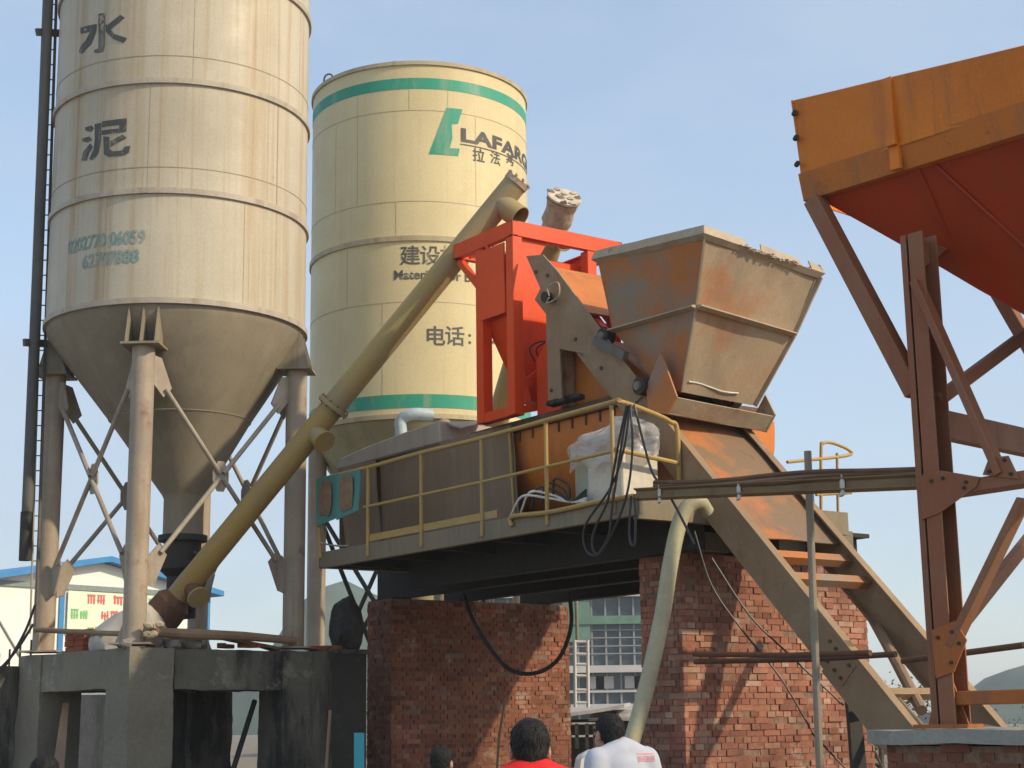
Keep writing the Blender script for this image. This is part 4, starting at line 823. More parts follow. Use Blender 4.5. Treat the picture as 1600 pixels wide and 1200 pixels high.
# legs and bracing
def hbeam(p, q, name='brace', mat='hopleg', wd=.13, ht=.10): return MB().beam(p, q, wd, ht, HW).build(name, M[mat], hb, bevel=.006)
def hleg(h, wv, ztop):
    lg = MB(); A = H(h, wv, 0)
    lg.channel(A+Z*ZH, A+Z*ztop, -HH, .20, .13, .012, up=HW); lg.channel(A+Z*ZH+HH*.07, A+Z*ztop+HH*.07, -HH, .20, .05, .012, up=HW)
    o = lg.build('leg', M['hopleg'], hb)
    MB().cbox(A+Z*(ZH+.015), .36, .36, .03, HH, HW).build('base_plate', M['hopleghot'], o)
    for s in (-1, 1): MB().extr([A+HH*s*.05+Z*(ZH+.03), A+HH*s*.17+Z*(ZH+.03), A+HH*s*.06+Z*(ZH+.34)], HW*.015).build('foot_gusset', M['hopleghot'], o)
    return o
for h in (0.0, -3.2):
    hleg(h, 0.0, 5.30); hleg(h, 2.4, 5.30)
hbeam(H(HL0-.08, .0, zf0-.02), H(.08, .0, 4.06), 'corner_strut', wd=.14, ht=.14)
hbeam(H(HL0-.08, 2.4, zf0-.02), H(.08, 2.4, 4.06), 'corner_strut', wd=.12, ht=.12)
MB().extr([H(-.06, .0, 5.26), H(-.06, .36, 5.26), H(-.06, .02, 5.05)], HH*.12).build('leg_head', M['hopleg'], hb); hbeam(H(0, 2.4, 5.30), H(0, 2.4, 5.86), 'leg_head', wd=.14, ht=.14)
hbeam(H(-3.2, 0, 5.30), H(-3.2, .0, 5.86), 'leg_head', wd=.14, ht=.14); hbeam(H(-3.2, 2.4, 5.30), H(-3.2, 2.4, 5.86), 'leg_head', wd=.14, ht=.14)
hbeam(HP(1432, 440, -.08), HP(1565, 742, -.08), wd=.06, ht=.12)
hbeam(H(.02, 0, 3.28), H(-3.2, 0, 3.34), 'tie_beam', wd=.10, ht=.20)
hbeam(HP(1600, 780, -.06), HP(1488, 1010, -.06), wd=.06, ht=.12)
hbeam(H(.0, 0, 1.76), H(-3.2, 0, 1.78), 'tie_beam', 'hopleghot', wd=.10, ht=.14)
hbeam(H(0, .1, 3.83), H(.0, 2.4, 3.80), 'tie_beam', wd=.10, ht=.22)
hbeam(H(-.05, .08, 4.0), H(-.05, 2.35, 5.2), wd=.07, ht=.10)
hbeam(H(0, .1, 2.2), H(0, 2.35, 3.7), wd=.07, ht=.10)
hbeam(H(-.0, 2.4, 3.3), H(-3.2, 2.4, 3.3), 'tie_beam'); hbeam(H(-.1, 2.4, 3.2), H(-3.1, 2.4, 1.8))
for pts in (((1440, 742), (1470, 735), (1530, 745), (1525, 760), (1470, 800), (1440, 812)), ((1455, 985), (1492, 970), (1510, 1000), (1490, 1050), (1462, 1060)), ((1535, 742), (1545, 715), (1575, 712), (1592, 748))):
    cx_, cy_ = sum(p[0] for p in pts)/len(pts), sum(p[1] for p in pts)/len(pts)
    for x, y in pts[:4]: p = HP(cx_+(x-cx_)*.6, cy_+(y-cy_)*.6, -.115); MB().tube([p, p-HW*.015], .014, 6).build('bolt', M['dark'], hb)
    MB().extr([HP(x, y, -.115) for x, y in pts], HW*.012).build('gusset', M['hopleg'] if pts[0][1] != 985 else M['hopleghot'], hb)
# the cap and the brick base below the hopper legs
FH = lambda a, b, z: H(a, b, z)
cpo = thing('cement_slab', H(-1.5, .5, 1.4), 'grey cement cap slab under the hopper legs on a low brick wall', 'slab')
MB().plate(H(.42, -.42, ZH-.005), H(-4.5, -.42, ZH-.005), H(-4.5, 3.3, ZH-.005), H(.42, 3.3, ZH-.005), .10, 20, 12, .02, 3, 4).build('cap_slab', M['cap'], cpo)
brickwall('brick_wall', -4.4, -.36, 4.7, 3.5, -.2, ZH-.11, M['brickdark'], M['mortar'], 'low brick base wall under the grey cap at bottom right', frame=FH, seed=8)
mnd = MB(); mnd.blob(H(1.05, 2.5, .3), (1.5, 1.4, 1.22), 4, .12, 2.5, 3)
tag(mnd.build('earth_mound', M['ground'], loc=H(1.05, 2.5, -.2)), 'earth mound behind the cap slab where the skip track ends', 'mound')

# ------------------------------------------------------------------ hose, scaffold poles, struts
ho = MB().tube(spline([PY(1104, 800, 15.9), PY(1092, 785, 15.8), PY(1072, 795, 15.75), PY(1058, 830, 15.7), PY(1046, 890, 15.6), PY(1035, 960, 15.5), PY(1018, 1040, 15.4), PY(998, 1120, 15.3), PY(975, 1200, 15.2), PY(950, 1290, 15.0), PY(935, 1370, 14.8)], 8), .078, 16).build('delivery_hose', M['hose'], loc=PY(975, 1370, 15))
tag(ho, 'thick pale hose hanging from the platform corner in front of the sunlit brick wall', 'hose')
def pole(name, pts, r, mat, label, cat, group=None, n=10):
    o = MB().tube(pts, r, n).build(name, M[mat], loc=pts[-1]); return tag(o, label, cat, group)
pole('scaffold_pole', [PY(1262, 705, 14.2), PY(1271, 950, 14.2), PY(1281, 1200, 14.2), PY(1288, 1390, 14.2)], .034, 'pole', 'upright grey scaffold tube in front of the skip track', 'pole')
pole('scaffold_pole', [PY(1084, 1022, 15.9), PY(1230, 1024, 14.8), PY(1360, 1020, 14.0)], .026, 'rust', 'rusty horizontal tube tied to the upright pole across the brick wall, upper of two', 'pole', 'scaffold tubes across the brick wall')
pole('scaffold_pole', [PY(1086, 1034, 16.0), PY(1270, 1030, 14.9), PY(1400, 1022, 14.25)], .027, 'rust', 'horizontal tube across the brick wall, lower and longer of two', 'pole', 'scaffold tubes across the brick wall')
pole('scaffold_pole', [PY(1410, 1033, 14.6), PY(1600, 1008, 13.6)], .028, 'rust', 'thin horizontal tube sticking out to the right behind the hopper leg', 'pole')
pole('timber_strut', [PY(1328, 902, 17.2), PY(1385, 1005, 16.1), PY(1440, 1110, 15.0)], .055, 'wood', 'orange brown timber strut leaning between the two track rails', 'strut')
pole('timber_strut', [PY(1345, 1040, 15.6), PY(1400, 1090, 15.1), PY(1445, 1140, 14.7)], .03, 'bamboo', 'thin short strut beside the lower end of the left track rail', 'strut')
o = MB().plate(PY(1316, 1062, 15.2), PY(1334, 1062, 15.25), PY(1362, 1300, 15.0), PY(1338, 1300, 15.0), .05, 2, 8, .02, 2, 1).build('leaning_plank', M['dark'], loc=PY(1350, 1300, 15)); tag(o, 'black leaning plank at the right end of the sunlit brick wall', 'plank')
for k, pts in enumerate((((1085, 830), (1112, 915), (1160, 985), (1220, 1060), (1272, 1148)), ((1112, 872), (1170, 960), (1230, 1020), (1318, 1102)), ((1268, 1145), (1330, 1210)))):
    o = MB().tube(spline([PY(x, y, 15.7-.2*k) for x, y in pts], 6), .010, 6).build('wire', M['cable'], loc=PY(*pts[-1], 15.5))
    tag(o, ('thin wire slanting down the sunlit brick wall, left one', 'thin wire slanting down the sunlit brick wall, right one', 'short wire from the foot of the upright pole')[k], 'wire', 'wires on the brick wall')
# right-hand access guard and drum on the platform
rg = thing('guard_rail', L(.6, 4.05, ZD), 'small yellow hooped guard rail beyond the right track rail', 'railing')
G = lambda x, y: PA(x, y, 1.0)
MB().tube(spline([G(1283, 830), G(1283, 705), G(1286, 693), G(1300, 692), G(1326, 703), G(1322, 712), G(1230, 722)], 5), .02, 8).build('hoop', M['yellow'], rg)
MB().tube([G(1308, 708), G(1310, 830)], .018, 8).build('post', M['yellow'], rg)
MB().tube([G(1275, 773), G(1330, 770)], .018, 8).build('mid_rail', M['yellow'], rg)
MB().tube([G(1240, 752), G(1330, 745)], .014, 8).build('mid_rail', M['pole'], rg)
db = thing('steel_drum', L(1.1, 3.9, ZD), 'dark blue steel drum on the platform behind the right track rail', 'drum')
dpos = PA(1247, 760, 1.6); MB().lathe(dpos, [(.02, ZD), (.19, ZD), (.19, ZD+.62), (.16, ZD+.68), (.02, ZD+.68)], 24).build('drum_body', M['drum'], db)
MB().ring(dpos, .19, ZD+.3, .03, .012, 24).build('drum_rib', M['drum'], db)
ht = thing('hung_tyre_arc', L(6.5, 2.6, 3.3), 'black hose hanging in a wide arc under the platform against the shaded wall', 'hose')
MB().tube(spline([PY(890, 925, 21.0), PY(892, 980, 21), PY(872, 1030, 21.0), (PY(835, 1052, 21.0)), PY(795, 1045, 21.0), PY(760, 1005, 21.2), PY(735, 960, 21.6), PY(725, 930, 22)], 8), .028, 10).build('hose_run', M['dark'], ht)
ht.name = 'drooping_hose'; BASE['drooping_hose'] = ht.location.copy()
pole('fallen_stick', [PY(790, 1090, 21.5), PY(780, 1150, 21.4), PY(774, 1240, 21.3)], .018, 'wood', 'thin pale stick leaning on the shaded brick wall', 'stick')

# ------------------------------------------------------------------ concrete base under the grey silo
K = NL-E1*.20-E2*.26; K.z = 0; ZK = ZB-.03
F = lambda x, y, z: K+E1*x+E2*y+Z*z
fd = thing('silo_foundation', F(1.5, 1.5, -.3), 'dark concrete frame of columns and beams carrying the grey silo', 'foundation')
def roughen(o, amp=.012, cell=.12, fr=3.0):
    """break the straight edges of cast concrete"""
    bm = bmesh.new(); bm.from_mesh(o.data); w_ = BASE[o.name]
    for _ in range(12):
        es = [e for e in bm.edges if e.calc_length() > cell*1.6]
        if not es: break
        bmesh.ops.subdivide_edges(bm, edges=es, cuts=1, use_grid_fill=True)
        bmesh.ops.triangulate(bm, faces=[f for f in bm.faces if len(f.verts) > 4])
    bm.normal_update()
    for q in bm.verts:
        p = (q.co+w_)*fr; e = mnoise.noise(p)+.5*mnoise.noise(p*2.7); sharp = 2.2 if any(f.calc_face_angle(0) > .5 for f in q.link_edges if len(f.link_faces) == 2) else 1
        q.co += q.normal*(e*amp-.004)*sharp
    bm.to_mesh(o.data); bm.free(); o.data.set_sharp_from_angle(angle=R(40)); return o
def blk(x0, x1, y0, y1, z0, z1, mat, name): return roughen(MB().box(F(x0, y0, z0), E1*(x1-x0), E2*(y1-y0), Z*(z1-z0)).build(name, M[mat], fd))
blk(0, .64, 0, .56, -.5, ZK, 'concl', 'column')
blk(2.25, 3.05, 0, .56, -.5, ZK-.003, 'conc', 'column'); blk(0, .6, 2.3, 2.95, -.5, ZK-.004, 'concl', 'column'); blk(2.3, 3.0, 2.3, 2.95, -.5, ZK-.005, 'conc', 'column')
blk(.64, 2.25, .02, .5, ZK-.52, ZK-.006, 'conc', 'beam'); blk(.02, .5, .56, 2.3, ZK-.5, ZK-.006, 'concl', 'beam')
blk(.6, 2.3, 2.4, 2.9, ZK-.5, ZK-.006, 'conc', 'beam'); blk(2.4, 2.95, .56, 2.3, ZK-.5, ZK-.006, 'conc', 'beam')
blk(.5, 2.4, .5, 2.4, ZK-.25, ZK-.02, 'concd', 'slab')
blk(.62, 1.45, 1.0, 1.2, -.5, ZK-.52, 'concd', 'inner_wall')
f2 = thing('retaining_wall', F(4, .5, -.5), 'dark concrete wall right of the silo foundation, below the hill', 'wall')
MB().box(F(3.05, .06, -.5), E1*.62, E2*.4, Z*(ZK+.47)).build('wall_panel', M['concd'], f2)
MB().box(F(3.05, .0, ZK-.03), E1*.66, E2*.55, Z*.06).build('wall_coping', M['conc'], f2)
f3 = thing('retaining_wall', F(.3, 4, -.5), 'brown stained concrete wall at the left edge beside the silo foundation', 'wall')
MB().plate(F(.1, 2.95, -.5), F(.1, 7, -.5), F(.1, 7, 2.2), F(.1, 2.95, 2.45), .4, 14, 8, .05, 1.3, 2).build('wall_panel', M['conc'], f3)
o = MB().plate(PY(82, 1200, 20.6), PY(100, 1200, 20.6), PY(108, 1098, 21.3), PY(98, 1098, 21.3), .05, 2, 6, .01, 2, 1).build('leaning_board', M['wood'], loc=PY(90, 1250, 20.6)); tag(o, 'pale timber board leaning inside the left opening of the silo foundation', 'board')
pole('steel_bar', [PY(398, 1095, 21.6), PY(362, 1210, 21.0)], .035, 'dark', 'black slanting bar inside the right opening of the silo foundation', 'bar')
o = MB().plate(PY(553, 1145, 21.0), PY(569, 1145, 21.02), PY(569, 1290, 21.02), PY(553, 1290, 21.0), .03, 2, 2).build('sheet_panel', M['cyan'], loc=PY(560, 1290, 21)); tag(o, 'narrow bright cyan sheet left of the shaded brick wall', 'panel')
pole('timber_batten', [PY(516, 1110, 19.9), PY(507, 1240, 19.7)], .02, 'wood', 'pale thin timber batten leaning on the dark concrete wall', 'batten')
# timbers, bricks, stones and bags lying on the foundation
pole('timber_pole', [PY(56, 984, 21.3), PY(130, 988, 20.7), PY(204, 991, 20.0)], .035, 'bamboo', 'thin pole tied across the left and front silo legs near their feet', 'pole', 'poles tied to the silo legs')
pole('timber_pole', [PY(226, 987, 19.85), PY(300, 991, 20.3), PY(380, 994, 20.9), PY(462, 1001, 21.4)], [.055, .07, .06, .05], 'wood', 'thick rough pole tied across the front and right silo legs near their feet', 'pole', 'poles tied to the silo legs')
mb = MB()
for k in range(7): mb.blob(PY(240, 985, 19.82)+Vector((random.uniform(-.1, .1), 0, random.uniform(-.07, .07))), (.07, .06, .05), 1, .4, 3, k)
tag(mb.build('rope_lashing', M['sack'], loc=PY(240, 990, 19.8)), 'pale rope lashing round the pole at the front silo leg', 'rope')
bs_ = F(.15, 1.45, ZK); k = 0
for lev in range(4):
    for r_ in range(2):
        for c_ in range(2):
            if lev == 3 and c_ == 0 and r_ == 0: continue
            o = MB().box(bs_+E1*(.0+r_*.125)+E2*(c_*.25)+Z*(lev*.075)+Vector((random.uniform(-.01, .01), random.uniform(-.01, .01), 0)), E1*.118, E2*.24, Z*.072).build('brick', M['brickhot'], loc=bs_, bevel=.004)
            tag(o, 'orange brick in the neat stack on the silo foundation, left of the front leg', 'brick', 'stacked orange bricks'); k += 1
for (x, y) in ((1.5, .2), (1.72, .28), (1.62, .42), (2.05, .15), (3.2, .2), (3.3, .12), (3.16, .35)):
    d = random.uniform(0, 3); a = Vector((math.cos(d), math.sin(d), 0)); b = Vector((-a.y, a.x, 0))
    o = MB().box(F(x, y, ZK+.03), a*.24, b*.115, Z*.053).build('brick', M['brickhot'], loc=F(x, y, ZK+.03), bevel=.004)
    tag(o, 'loose orange brick on top of the concrete beside the right silo leg', 'brick', 'loose bricks near the right leg')
for k, (x, y, sz) in enumerate(((.5, .25, .13), (.66, .12, .11), (.82, .3, .15), (1.0, .2, .13), (1.2, .36, .1), (-.0, .1, .08), (.12, .4, .07))):
    o = MB().blob(F(x, y, ZK+sz*.5), (sz, sz*.8, sz*.75), 2, .5, 1.8, k*3.1).build('stone', M['stone'], loc=F(x, y, ZK), angle=20); tag(o, 'grey broken stone at the foot of the front silo leg', 'stone', 'stones round the front silo leg')
pt = [PY(415, 1003, 20.8), PY(445, 1012, 20.6)]
o = MB().plate(F(1.35, .15, ZK+.18), F(2.35, .2, ZK+.05), F(2.4, .45, ZK+.05), F(1.4, .4, ZK+.2), .04, 8, 3, .03, 2, 2).build('old_board', M['wood'], loc=F(1.8, .3, ZK)); tag(o, 'old board lying on the foundation in front of the right silo leg', 'board')
mb = MB(); c = F(.62, 1.02, ZK); vs = []; n = 28
for k in range(8):
    t = k/7
    for j in range(n):
        an = 2*math.pi*j/n; rr = .46*(1-t**2.6)**.7*(1+.3*mnoise.noise(Vector((math.cos(an)*1.6, math.sin(an)*1.6, t*2)))+.12*abs(math.sin(an*5)))+.03
        vs.append(c+Vector((math.cos(an)*rr, math.sin(an)*rr*.8, t*.60+.06*math.cos(an)*t)))
mb.add(vs, [(k*n+j, k*n+(j+1) % n, (k+1)*n+(j+1) % n, (k+1)*n+j) for k in range(7) for j in range(n)]+[tuple(range(7*n, 8*n))])
tag(mb.build('tarpaulin_heap', M['tarp'], loc=c), 'pale grey tarpaulin heaped on the foundation behind the front silo leg', 'tarpaulin')
c = F(3.5, .3, ZK+.03); o = MB().blob(c+Z*.33, (.24, .3, .40), 3, .25, 2, 4).build('sack', M['blackbag'], loc=c); tag(o, 'black netted sack standing on the dark concrete wall beside the brick wall', 'sack')
for k in range(4):
    p = F(.3, 3.2+.32*k, 2.4); pole('rebar', [p+Z*(.42-.05*k), p], .014, 'rust', 'short upright rebar on the left concrete wall, nearest the wall end' if k == 3 else 'short upright rebar on the left concrete wall', 'rebar', 'rebars on the left wall')
for k, pts in enumerate((((55, 945), (40, 985), (15, 1030), (-10, 1065)), ((52, 975), (30, 1010), (5, 1040), (-20, 1060)))):
    o = MB().tube(spline([PY(x, y, 20.9) for x, y in pts], 6), .018, 6).build('cable', M['cable'], loc=PY(*pts[-1], 20.9)); tag(o, ('dark cable slanting down from the left silo leg, upper one', 'dark cable slanting down from the left silo leg, lower one')[k], 'cable', 'cables at the left silo leg')

gw = thing('added_block_wall', PY(200, 1150, 30), 'added grey block wall toning down the left opening of the silo foundation', 'wall')  # added backdrop, hides the bright hut wall behind the opening
p0, p1 = PY(60, 1086, 30), PY(335, 1092, 31.5); MB().box(Vector((p0.x, p0.y, -.4)), Vector((p1.x-p0.x, p1.y-p0.y, 0)), Vector((0, .25, 0)), Z*(p0.z+.4)).build('wall_panel', M['stone'], gw)
# base under the cream silo
f4 = thing('silo_foundation', C2+Z*-.4, 'low concrete block under the cream silo, behind the brick wall', 'foundation')
for k in range(4):
    a = R(15+90*k); p = C2+Vector((math.cos(a), math.sin(a), 0))*(R2-.14); MB().cbox(p+Z*.5, .6, .6, 1.8).build('pier', M['conc'], f4)
MB().lathe(C2, [(.02, -.4), (2.4, -.4), (2.4, .0), (.02, .0)], 32).build('footing', M['conc'], f4)

# ------------------------------------------------------------------ white site hut with blue roof
hd = Vector((.64, .77, 0)).normalized(); hb_ = Vector((-hd.y, hd.x, 0)); HC = PY(160, 915, 52.0)
HU = lambda x, y, z: Vector((HC.x, HC.y, 0))+hd*x+hb_*y+Z*z
ZE = zat(160, 917, 52); ZA = zat(160, 880, 52); W_ = 4.35
hut = thing('site_hut', HU(0, 4, -.4), 'two storey white panel site hut with blue gable roof behind the silo', 'hut')
MB().extr([HU(-W_, 0, -.4), HU(W_, 0, -.4), HU(W_, 0, ZE), HU(0, 0, ZA), HU(-W_, 0, ZE)], hb_*14).build('wall', M['hutwall'], hut)
rf = MB()
for s in (-1, 1):
    rf.extr([HU(0, -.45, ZA+.02), HU(0, -.45, ZA+.20), HU(s*(W_+.35), -.45, ZE+.08), HU(s*(W_+.35), -.45, ZE-.10)], hb_*15)
rf.build('roof', M['hutblue'], hut)
MB().box(HU(-W_, -.07, ZE-.16), hd*2*W_, hb_*.06, Z*.17).build('eave_beam', M['huttrim'], hut)
for x in (-1.62, W_-.1, -W_): MB().box(HU(x, -.06, -.4), hd*.18, hb_*.05, Z*(ZE+.2 if x < 0 and x > -4 else ZE+.3)).build('corner_post', M['hutblue'], hut)
for x0, x1 in ((-4.2, -1.8), (-1.3, 1.2), (1.3, 4.1)): MB().beam(HU(x0, -.03, ZE-.6), HU(x1, -.03, ZE-3.8), .04, .05, hb_).build('tie_rod', M['huttrim'], hut)
MB().box(HU(-W_, -.05, 2.6), hd*2*W_, hb_*.04, Z*.25).build('floor_beam', M['huttrim'], hut)
bn = thing('wall_banner', HU(.3, -.1, ZE-1.5), 'pale green banner with faded red and green lettering on the hut wall', 'banner')
MB().box(HU(-1.35, -.10, ZE-1.55), hd*3.6, hb_*.02, Z*1.36).build('banner_sheet', M['bannerw'], bn)
rr = random.Random(4)
def glyphs(x0, x1, z0, z1, mat, n):
    mb = MB(); wd = (x1-x0)/n
    for k in range(n):
        xx = x0+k*wd
        for s in range(3): mb.box(HU(xx+wd*(.1+.28*s), -.115, z0+(z1-z0)*rr.uniform(0, .15)), hd*wd*.16, hb_*.012, Z*(z1-z0)*rr.uniform(.7, .85))
        for s in range(2): mb.box(HU(xx+wd*.06, -.117, z0+(z1-z0)*rr.uniform(.2, .85)), hd*wd*.8, hb_*.012, Z*(z1-z0)*.1)
    mb.build('banner_lettering', mat, bn)
glyphs(-.65, .1, ZE-.58, ZE-.24, M['bannerr'], 2); glyphs(.35, .8, ZE-.58, ZE-.24, M['bannerr'], 1); glyphs(1.05, 2.1, ZE-.58, ZE-.24, M['bannerg'], 3)
glyphs(-1.25, -.55, ZE-1.08, ZE-.74, M['bannerg'], 2); glyphs(-.1, 1.7, ZE-1.08, ZE-.74, M['bannerr'], 5); glyphs(-.6, 1.5, ZE-1.42, ZE-1.28, M['bannerg'], 7)

# ------------------------------------------------------------------ glazed building far behind
BY = 100.0; X0, X1 = PY(700, 1000, BY).x, PY(1150, 1000, BY).x
bd = thing('office_building', ((X0+X1)/2, BY, -.5), 'pale multi storey building with dark glazing and scaffold bars seen between the brick walls', 'building')
zz = lambda y: zat(940, y, BY)
MB().box(Vector((X0, BY+.6, -.5)), Vector((X1-X0, 0, 0)), Vector((0, 12, 0)), Z*(zz(900)+.5)).build('glazing', M['glass'], bd)
for y0, y1, mt, pr in ((932, 922, 'bldg', .0), (975, 962, 'bldgg', .1), (1051, 1040, 'bldg', -.4), (1082, 1078, 'bldg', .3), (1112, 1100, 'bldg', 0), (905, 895, 'bldg', -.2)):
    MB().box(Vector((X0, BY+pr, zz(y0))), Vector((X1-X0, 0, 0)), Vector((0, 1.2, 0)), Z*(zz(y1)-zz(y0))).build('floor_slab', M[mt], bd)
MB().box(Vector((PY(880, 1000, BY).x, BY+.2, zz(1002))), Vector((1.7, 0, 0)), Vector((0, .5, 0)), Z*(zz(915)-zz(1002))).build('netting', M['bldgg'], bd)
for px in range(704, 1150, 22): MB().box(Vector((PY(px, 1000, BY).x, BY+.42, -.5)), Vector((.12, 0, 0)), Vector((0, .25, 0)), Z*(zz(925)+.5)).build('mullion', M['bldgbar'], bd)
for y in (985, 997, 1010, 1022): MB().box(Vector((X0, BY+.36, zz(y))), Vector((X1-X0, 0, 0)), Vector((0, .1, 0)), Z*.07).build('scaffold_bar', M['bldgbar'], bd)
for px in (915, 930, 975, 990): MB().box(Vector((PY(px, 1000, BY).x, BY+.38, zz(1076))), Vector((1.1, 0, 0)), Vector((0, .1, 0)), Z*.75).build('window_panel', M['bldg'], bd)

# sheds, ladder, car between the walls
ld = thing('site_ladder', PY(905, 1110, 27), 'pale metal ladder standing between the brick walls', 'ladder')
for x in (898, 918): MB().tube([PY(x, 1000, 27), PY(x+1, 1105, 27)], .03, 8).build('stile', M['bldg'], ld)
for y in (1003, 1022, 1038, 1056, 1078, 1098): MB().tube([PY(898, y, 27), PY(919, y, 27)], .025, 8).build('rung', M['bldg'], ld)
pole('lamp_mast', [PY(900, 925, 27.3), PY(902, 1000, 27.3)], .03, 'concl', 'thin pale mast above the ladder between the brick walls', 'mast')
sd_ = thing('open_shed', PY(950, 1150, 30)*1.0, 'open shed with tilted sheet roof and dark inside between the brick walls', 'shed')
SH = lambda px, py, dy=0: PY(px, py, 29+dy)
MB().plate(SH(870, 1116), SH(975, 1100), SH(985, 1098, 3), SH(885, 1110, 3), .06, 6, 3, .03, 1, 2).build('roof_sheet', M['tin'], sd_)
MB().plate(SH(920, 1122, .5), SH(1050, 1120, .5), SH(1040, 1106, 3.5), SH(930, 1108, 3.5), .06, 6, 3, .03, 1, 3).build('roof_sheet', M['tin'], sd_)
for x in (880, 962, 1020): MB().tube([SH(x, 1110, .7), SH(x, 1180, .7)], .06, 8).build('post', M['dark'], sd_)
MB().box(SH(870, 1200, 3), Vector((2.6, 0, 0)), Vector((0, .1, 0)), Z*.92).build('back_wall', M['dark'], sd_)  # near-black panel, the shed's interior shade put into its colour
tb = thing('work_table', PY(910, 1165, 28), 'dark framed work table under the open shed', 'table')
MB().box(PY(894, 1132, 28), Vector((.4, 0, 0)), Vector((0, .5, 0)), Z*.03).build('table_top', M['tin'], tb)
for x in (899, 915, 927): MB().box(PY(x, 1170, 28), Vector((.06, 0, 0)), Vector((0, .06, 0)), Z*.42).build('leg', M['dark'], tb)
MB().box(PY(894, 1152, 28), Vector((.4, 0, 0)), Vector((0, .5, 0)), Z*.03).build('shelf', M['tin'], tb)
# car, side on
cy = 25.6; cx0 = PY(880, 1170, cy).x; gz = -.34
car = thing('parked_car', (cx0+2.0, cy+.8, gz), 'white parked car between the brick walls behind the man in white', 'car')
CP = lambda x, z: Vector((cx0+x, cy, gz+z))
body = [(0, .28), (.0, .62), (.12, .80), (1.0, .86), (3.5, .88), (4.1, .76), (4.2, .5), (4.2, .28)]
bdy = MB().extr([CP(x, z) for x, z in body], Vector((0, 1.65, 0))).build('body', M['carpaint'], car, bevel=.05)
cab = MB(); g = [(.15, .84), (.25, 1.40), (.45, 1.5), (2.1, 1.5), (2.5, 1.42), (3.15, .86)]
A = [CP(x, z)+Vector((0, .05+.14*(z-.84)/.66, 0)) for x, z in g]; B = [Vector((p.x, 2*(cy+.825)-p.y, p.z)) for p in A]
cab.add(A+B, [tuple(range(6)), tuple(range(6, 12))]+[(i, (i+1) % 6, 6+(i+1) % 6, 6+i) for i in range(6)]); cab.build('cabin', M['carpaint'], car, bevel=.04)
for gl in ([(.75, .93), (.75, 1.38), (1.55, 1.40), (1.55, .93)], [(1.65, .93), (1.65, 1.40), (2.3, 1.36), (2.8, .93)]):
    MB().extr([CP(x, z)+Vector((0, .035+.14*(z-.84)/.66, 0)) for x, z in gl], Vector((0, .015, 0))).build('window', M['carglass'], car)
for x in (.85, 3.4):
    for y in (.0, 1.45):
        c = CP(x, .30)+Vector((0, y, 0)); wl = MB().tube([c, c+Vector((0, .2, 0))], .30, 24).build('wheel', M['rubber'], car); MB().tube([c-Vector((0, .01, 0)), c+Vector((0, .21, 0))], .18, 16).build('rim', M['pole'], wl)
for y in (.2, 1.2): MB().box(CP(4.16, .58)+Vector((0, y, 0)), Vector((.05, 0, 0)), Vector((0, .3, 0)), Z*.14).build('headlight', M['white'], car)

# tree scraps behind the right end of the brick wall
def tree(base, ht, rad, label, n, seed, lean=0):
    rnd = random.Random(seed); t = thing('tree', base, label, 'tree', 'scrubby trees behind the track')
    mb = MB(); tips = []
    mb.tube([base, base+Z*ht*.45+Vector((lean, 0, 0)), base+Z*ht*.9], [.07, .05, .015], 8)
    for k in range(9):
        a = rnd.uniform(0, 6.28); z0 = base+Z*ht*rnd.uniform(.35, .8); e = z0+Vector((math.cos(a)*rad, math.sin(a)*rad, ht*.2))*rnd.uniform(.5, 1)
        mb.tube([z0, lerp(z0, e, .5)+Z*.05, e], [.03, .02, .008], 6); tips.append(e)
    mb.build('trunk', M['bark'], t)
    cr = MB()
    for k in range(n):
        e = rnd.choice(tips)+Vector((rnd.gauss(0, .22), rnd.gauss(0, .22), rnd.gauss(0, .2)))*rad
        d = Vector((rnd.uniform(-1, 1), rnd.uniform(-1, 1), rnd.uniform(-.6, .6))).normalized(); s, q = perp(d); w_ = rnd.uniform(.03, .06)
        cr.add([e, e+d*w_+s*w_*.4, e+d*w_*2.2, e+d*w_-s*w_*.4], [(0, 1, 2, 3)])
    cr.build('crown', M['leaf'], t, keep=True)
tree(Vector((PY(1372, 1100, 26).x, 26, -.3)), 2.35, .8, 'scrubby small tree at the right end of the sunlit brick wall', 1400, 2)
tree(Vector((PY(1545, 1100, 34).x, 34, -.3)), 2.0, 1.0, 'scrubby low tree far behind the foot of the hopper leg', 1200, 5)

# ------------------------------------------------------------------ haze
m = bpy.data.materials.new('haze'); m.use_nodes = True; nt = m.node_tree; nt.nodes.remove(nt.nodes['Principled BSDF'])
pv = nt.nodes.new('ShaderNodeVolumePrincipled'); pv.inputs['Color'].default_value = (.86, .91, .96, 1); pv.inputs['Density'].default_value = .0008; pv.inputs['Anisotropy'].default_value = .2
nt.links.new(pv.outputs[0], nt.nodes['Material Output'].inputs['Volume'])
tag(MB().box(Vector((-520, -70, -3)), Vector((1040, 0, 0)), Vector((0, 680, 0)), Z*58).build('haze', m), kind='stuff')

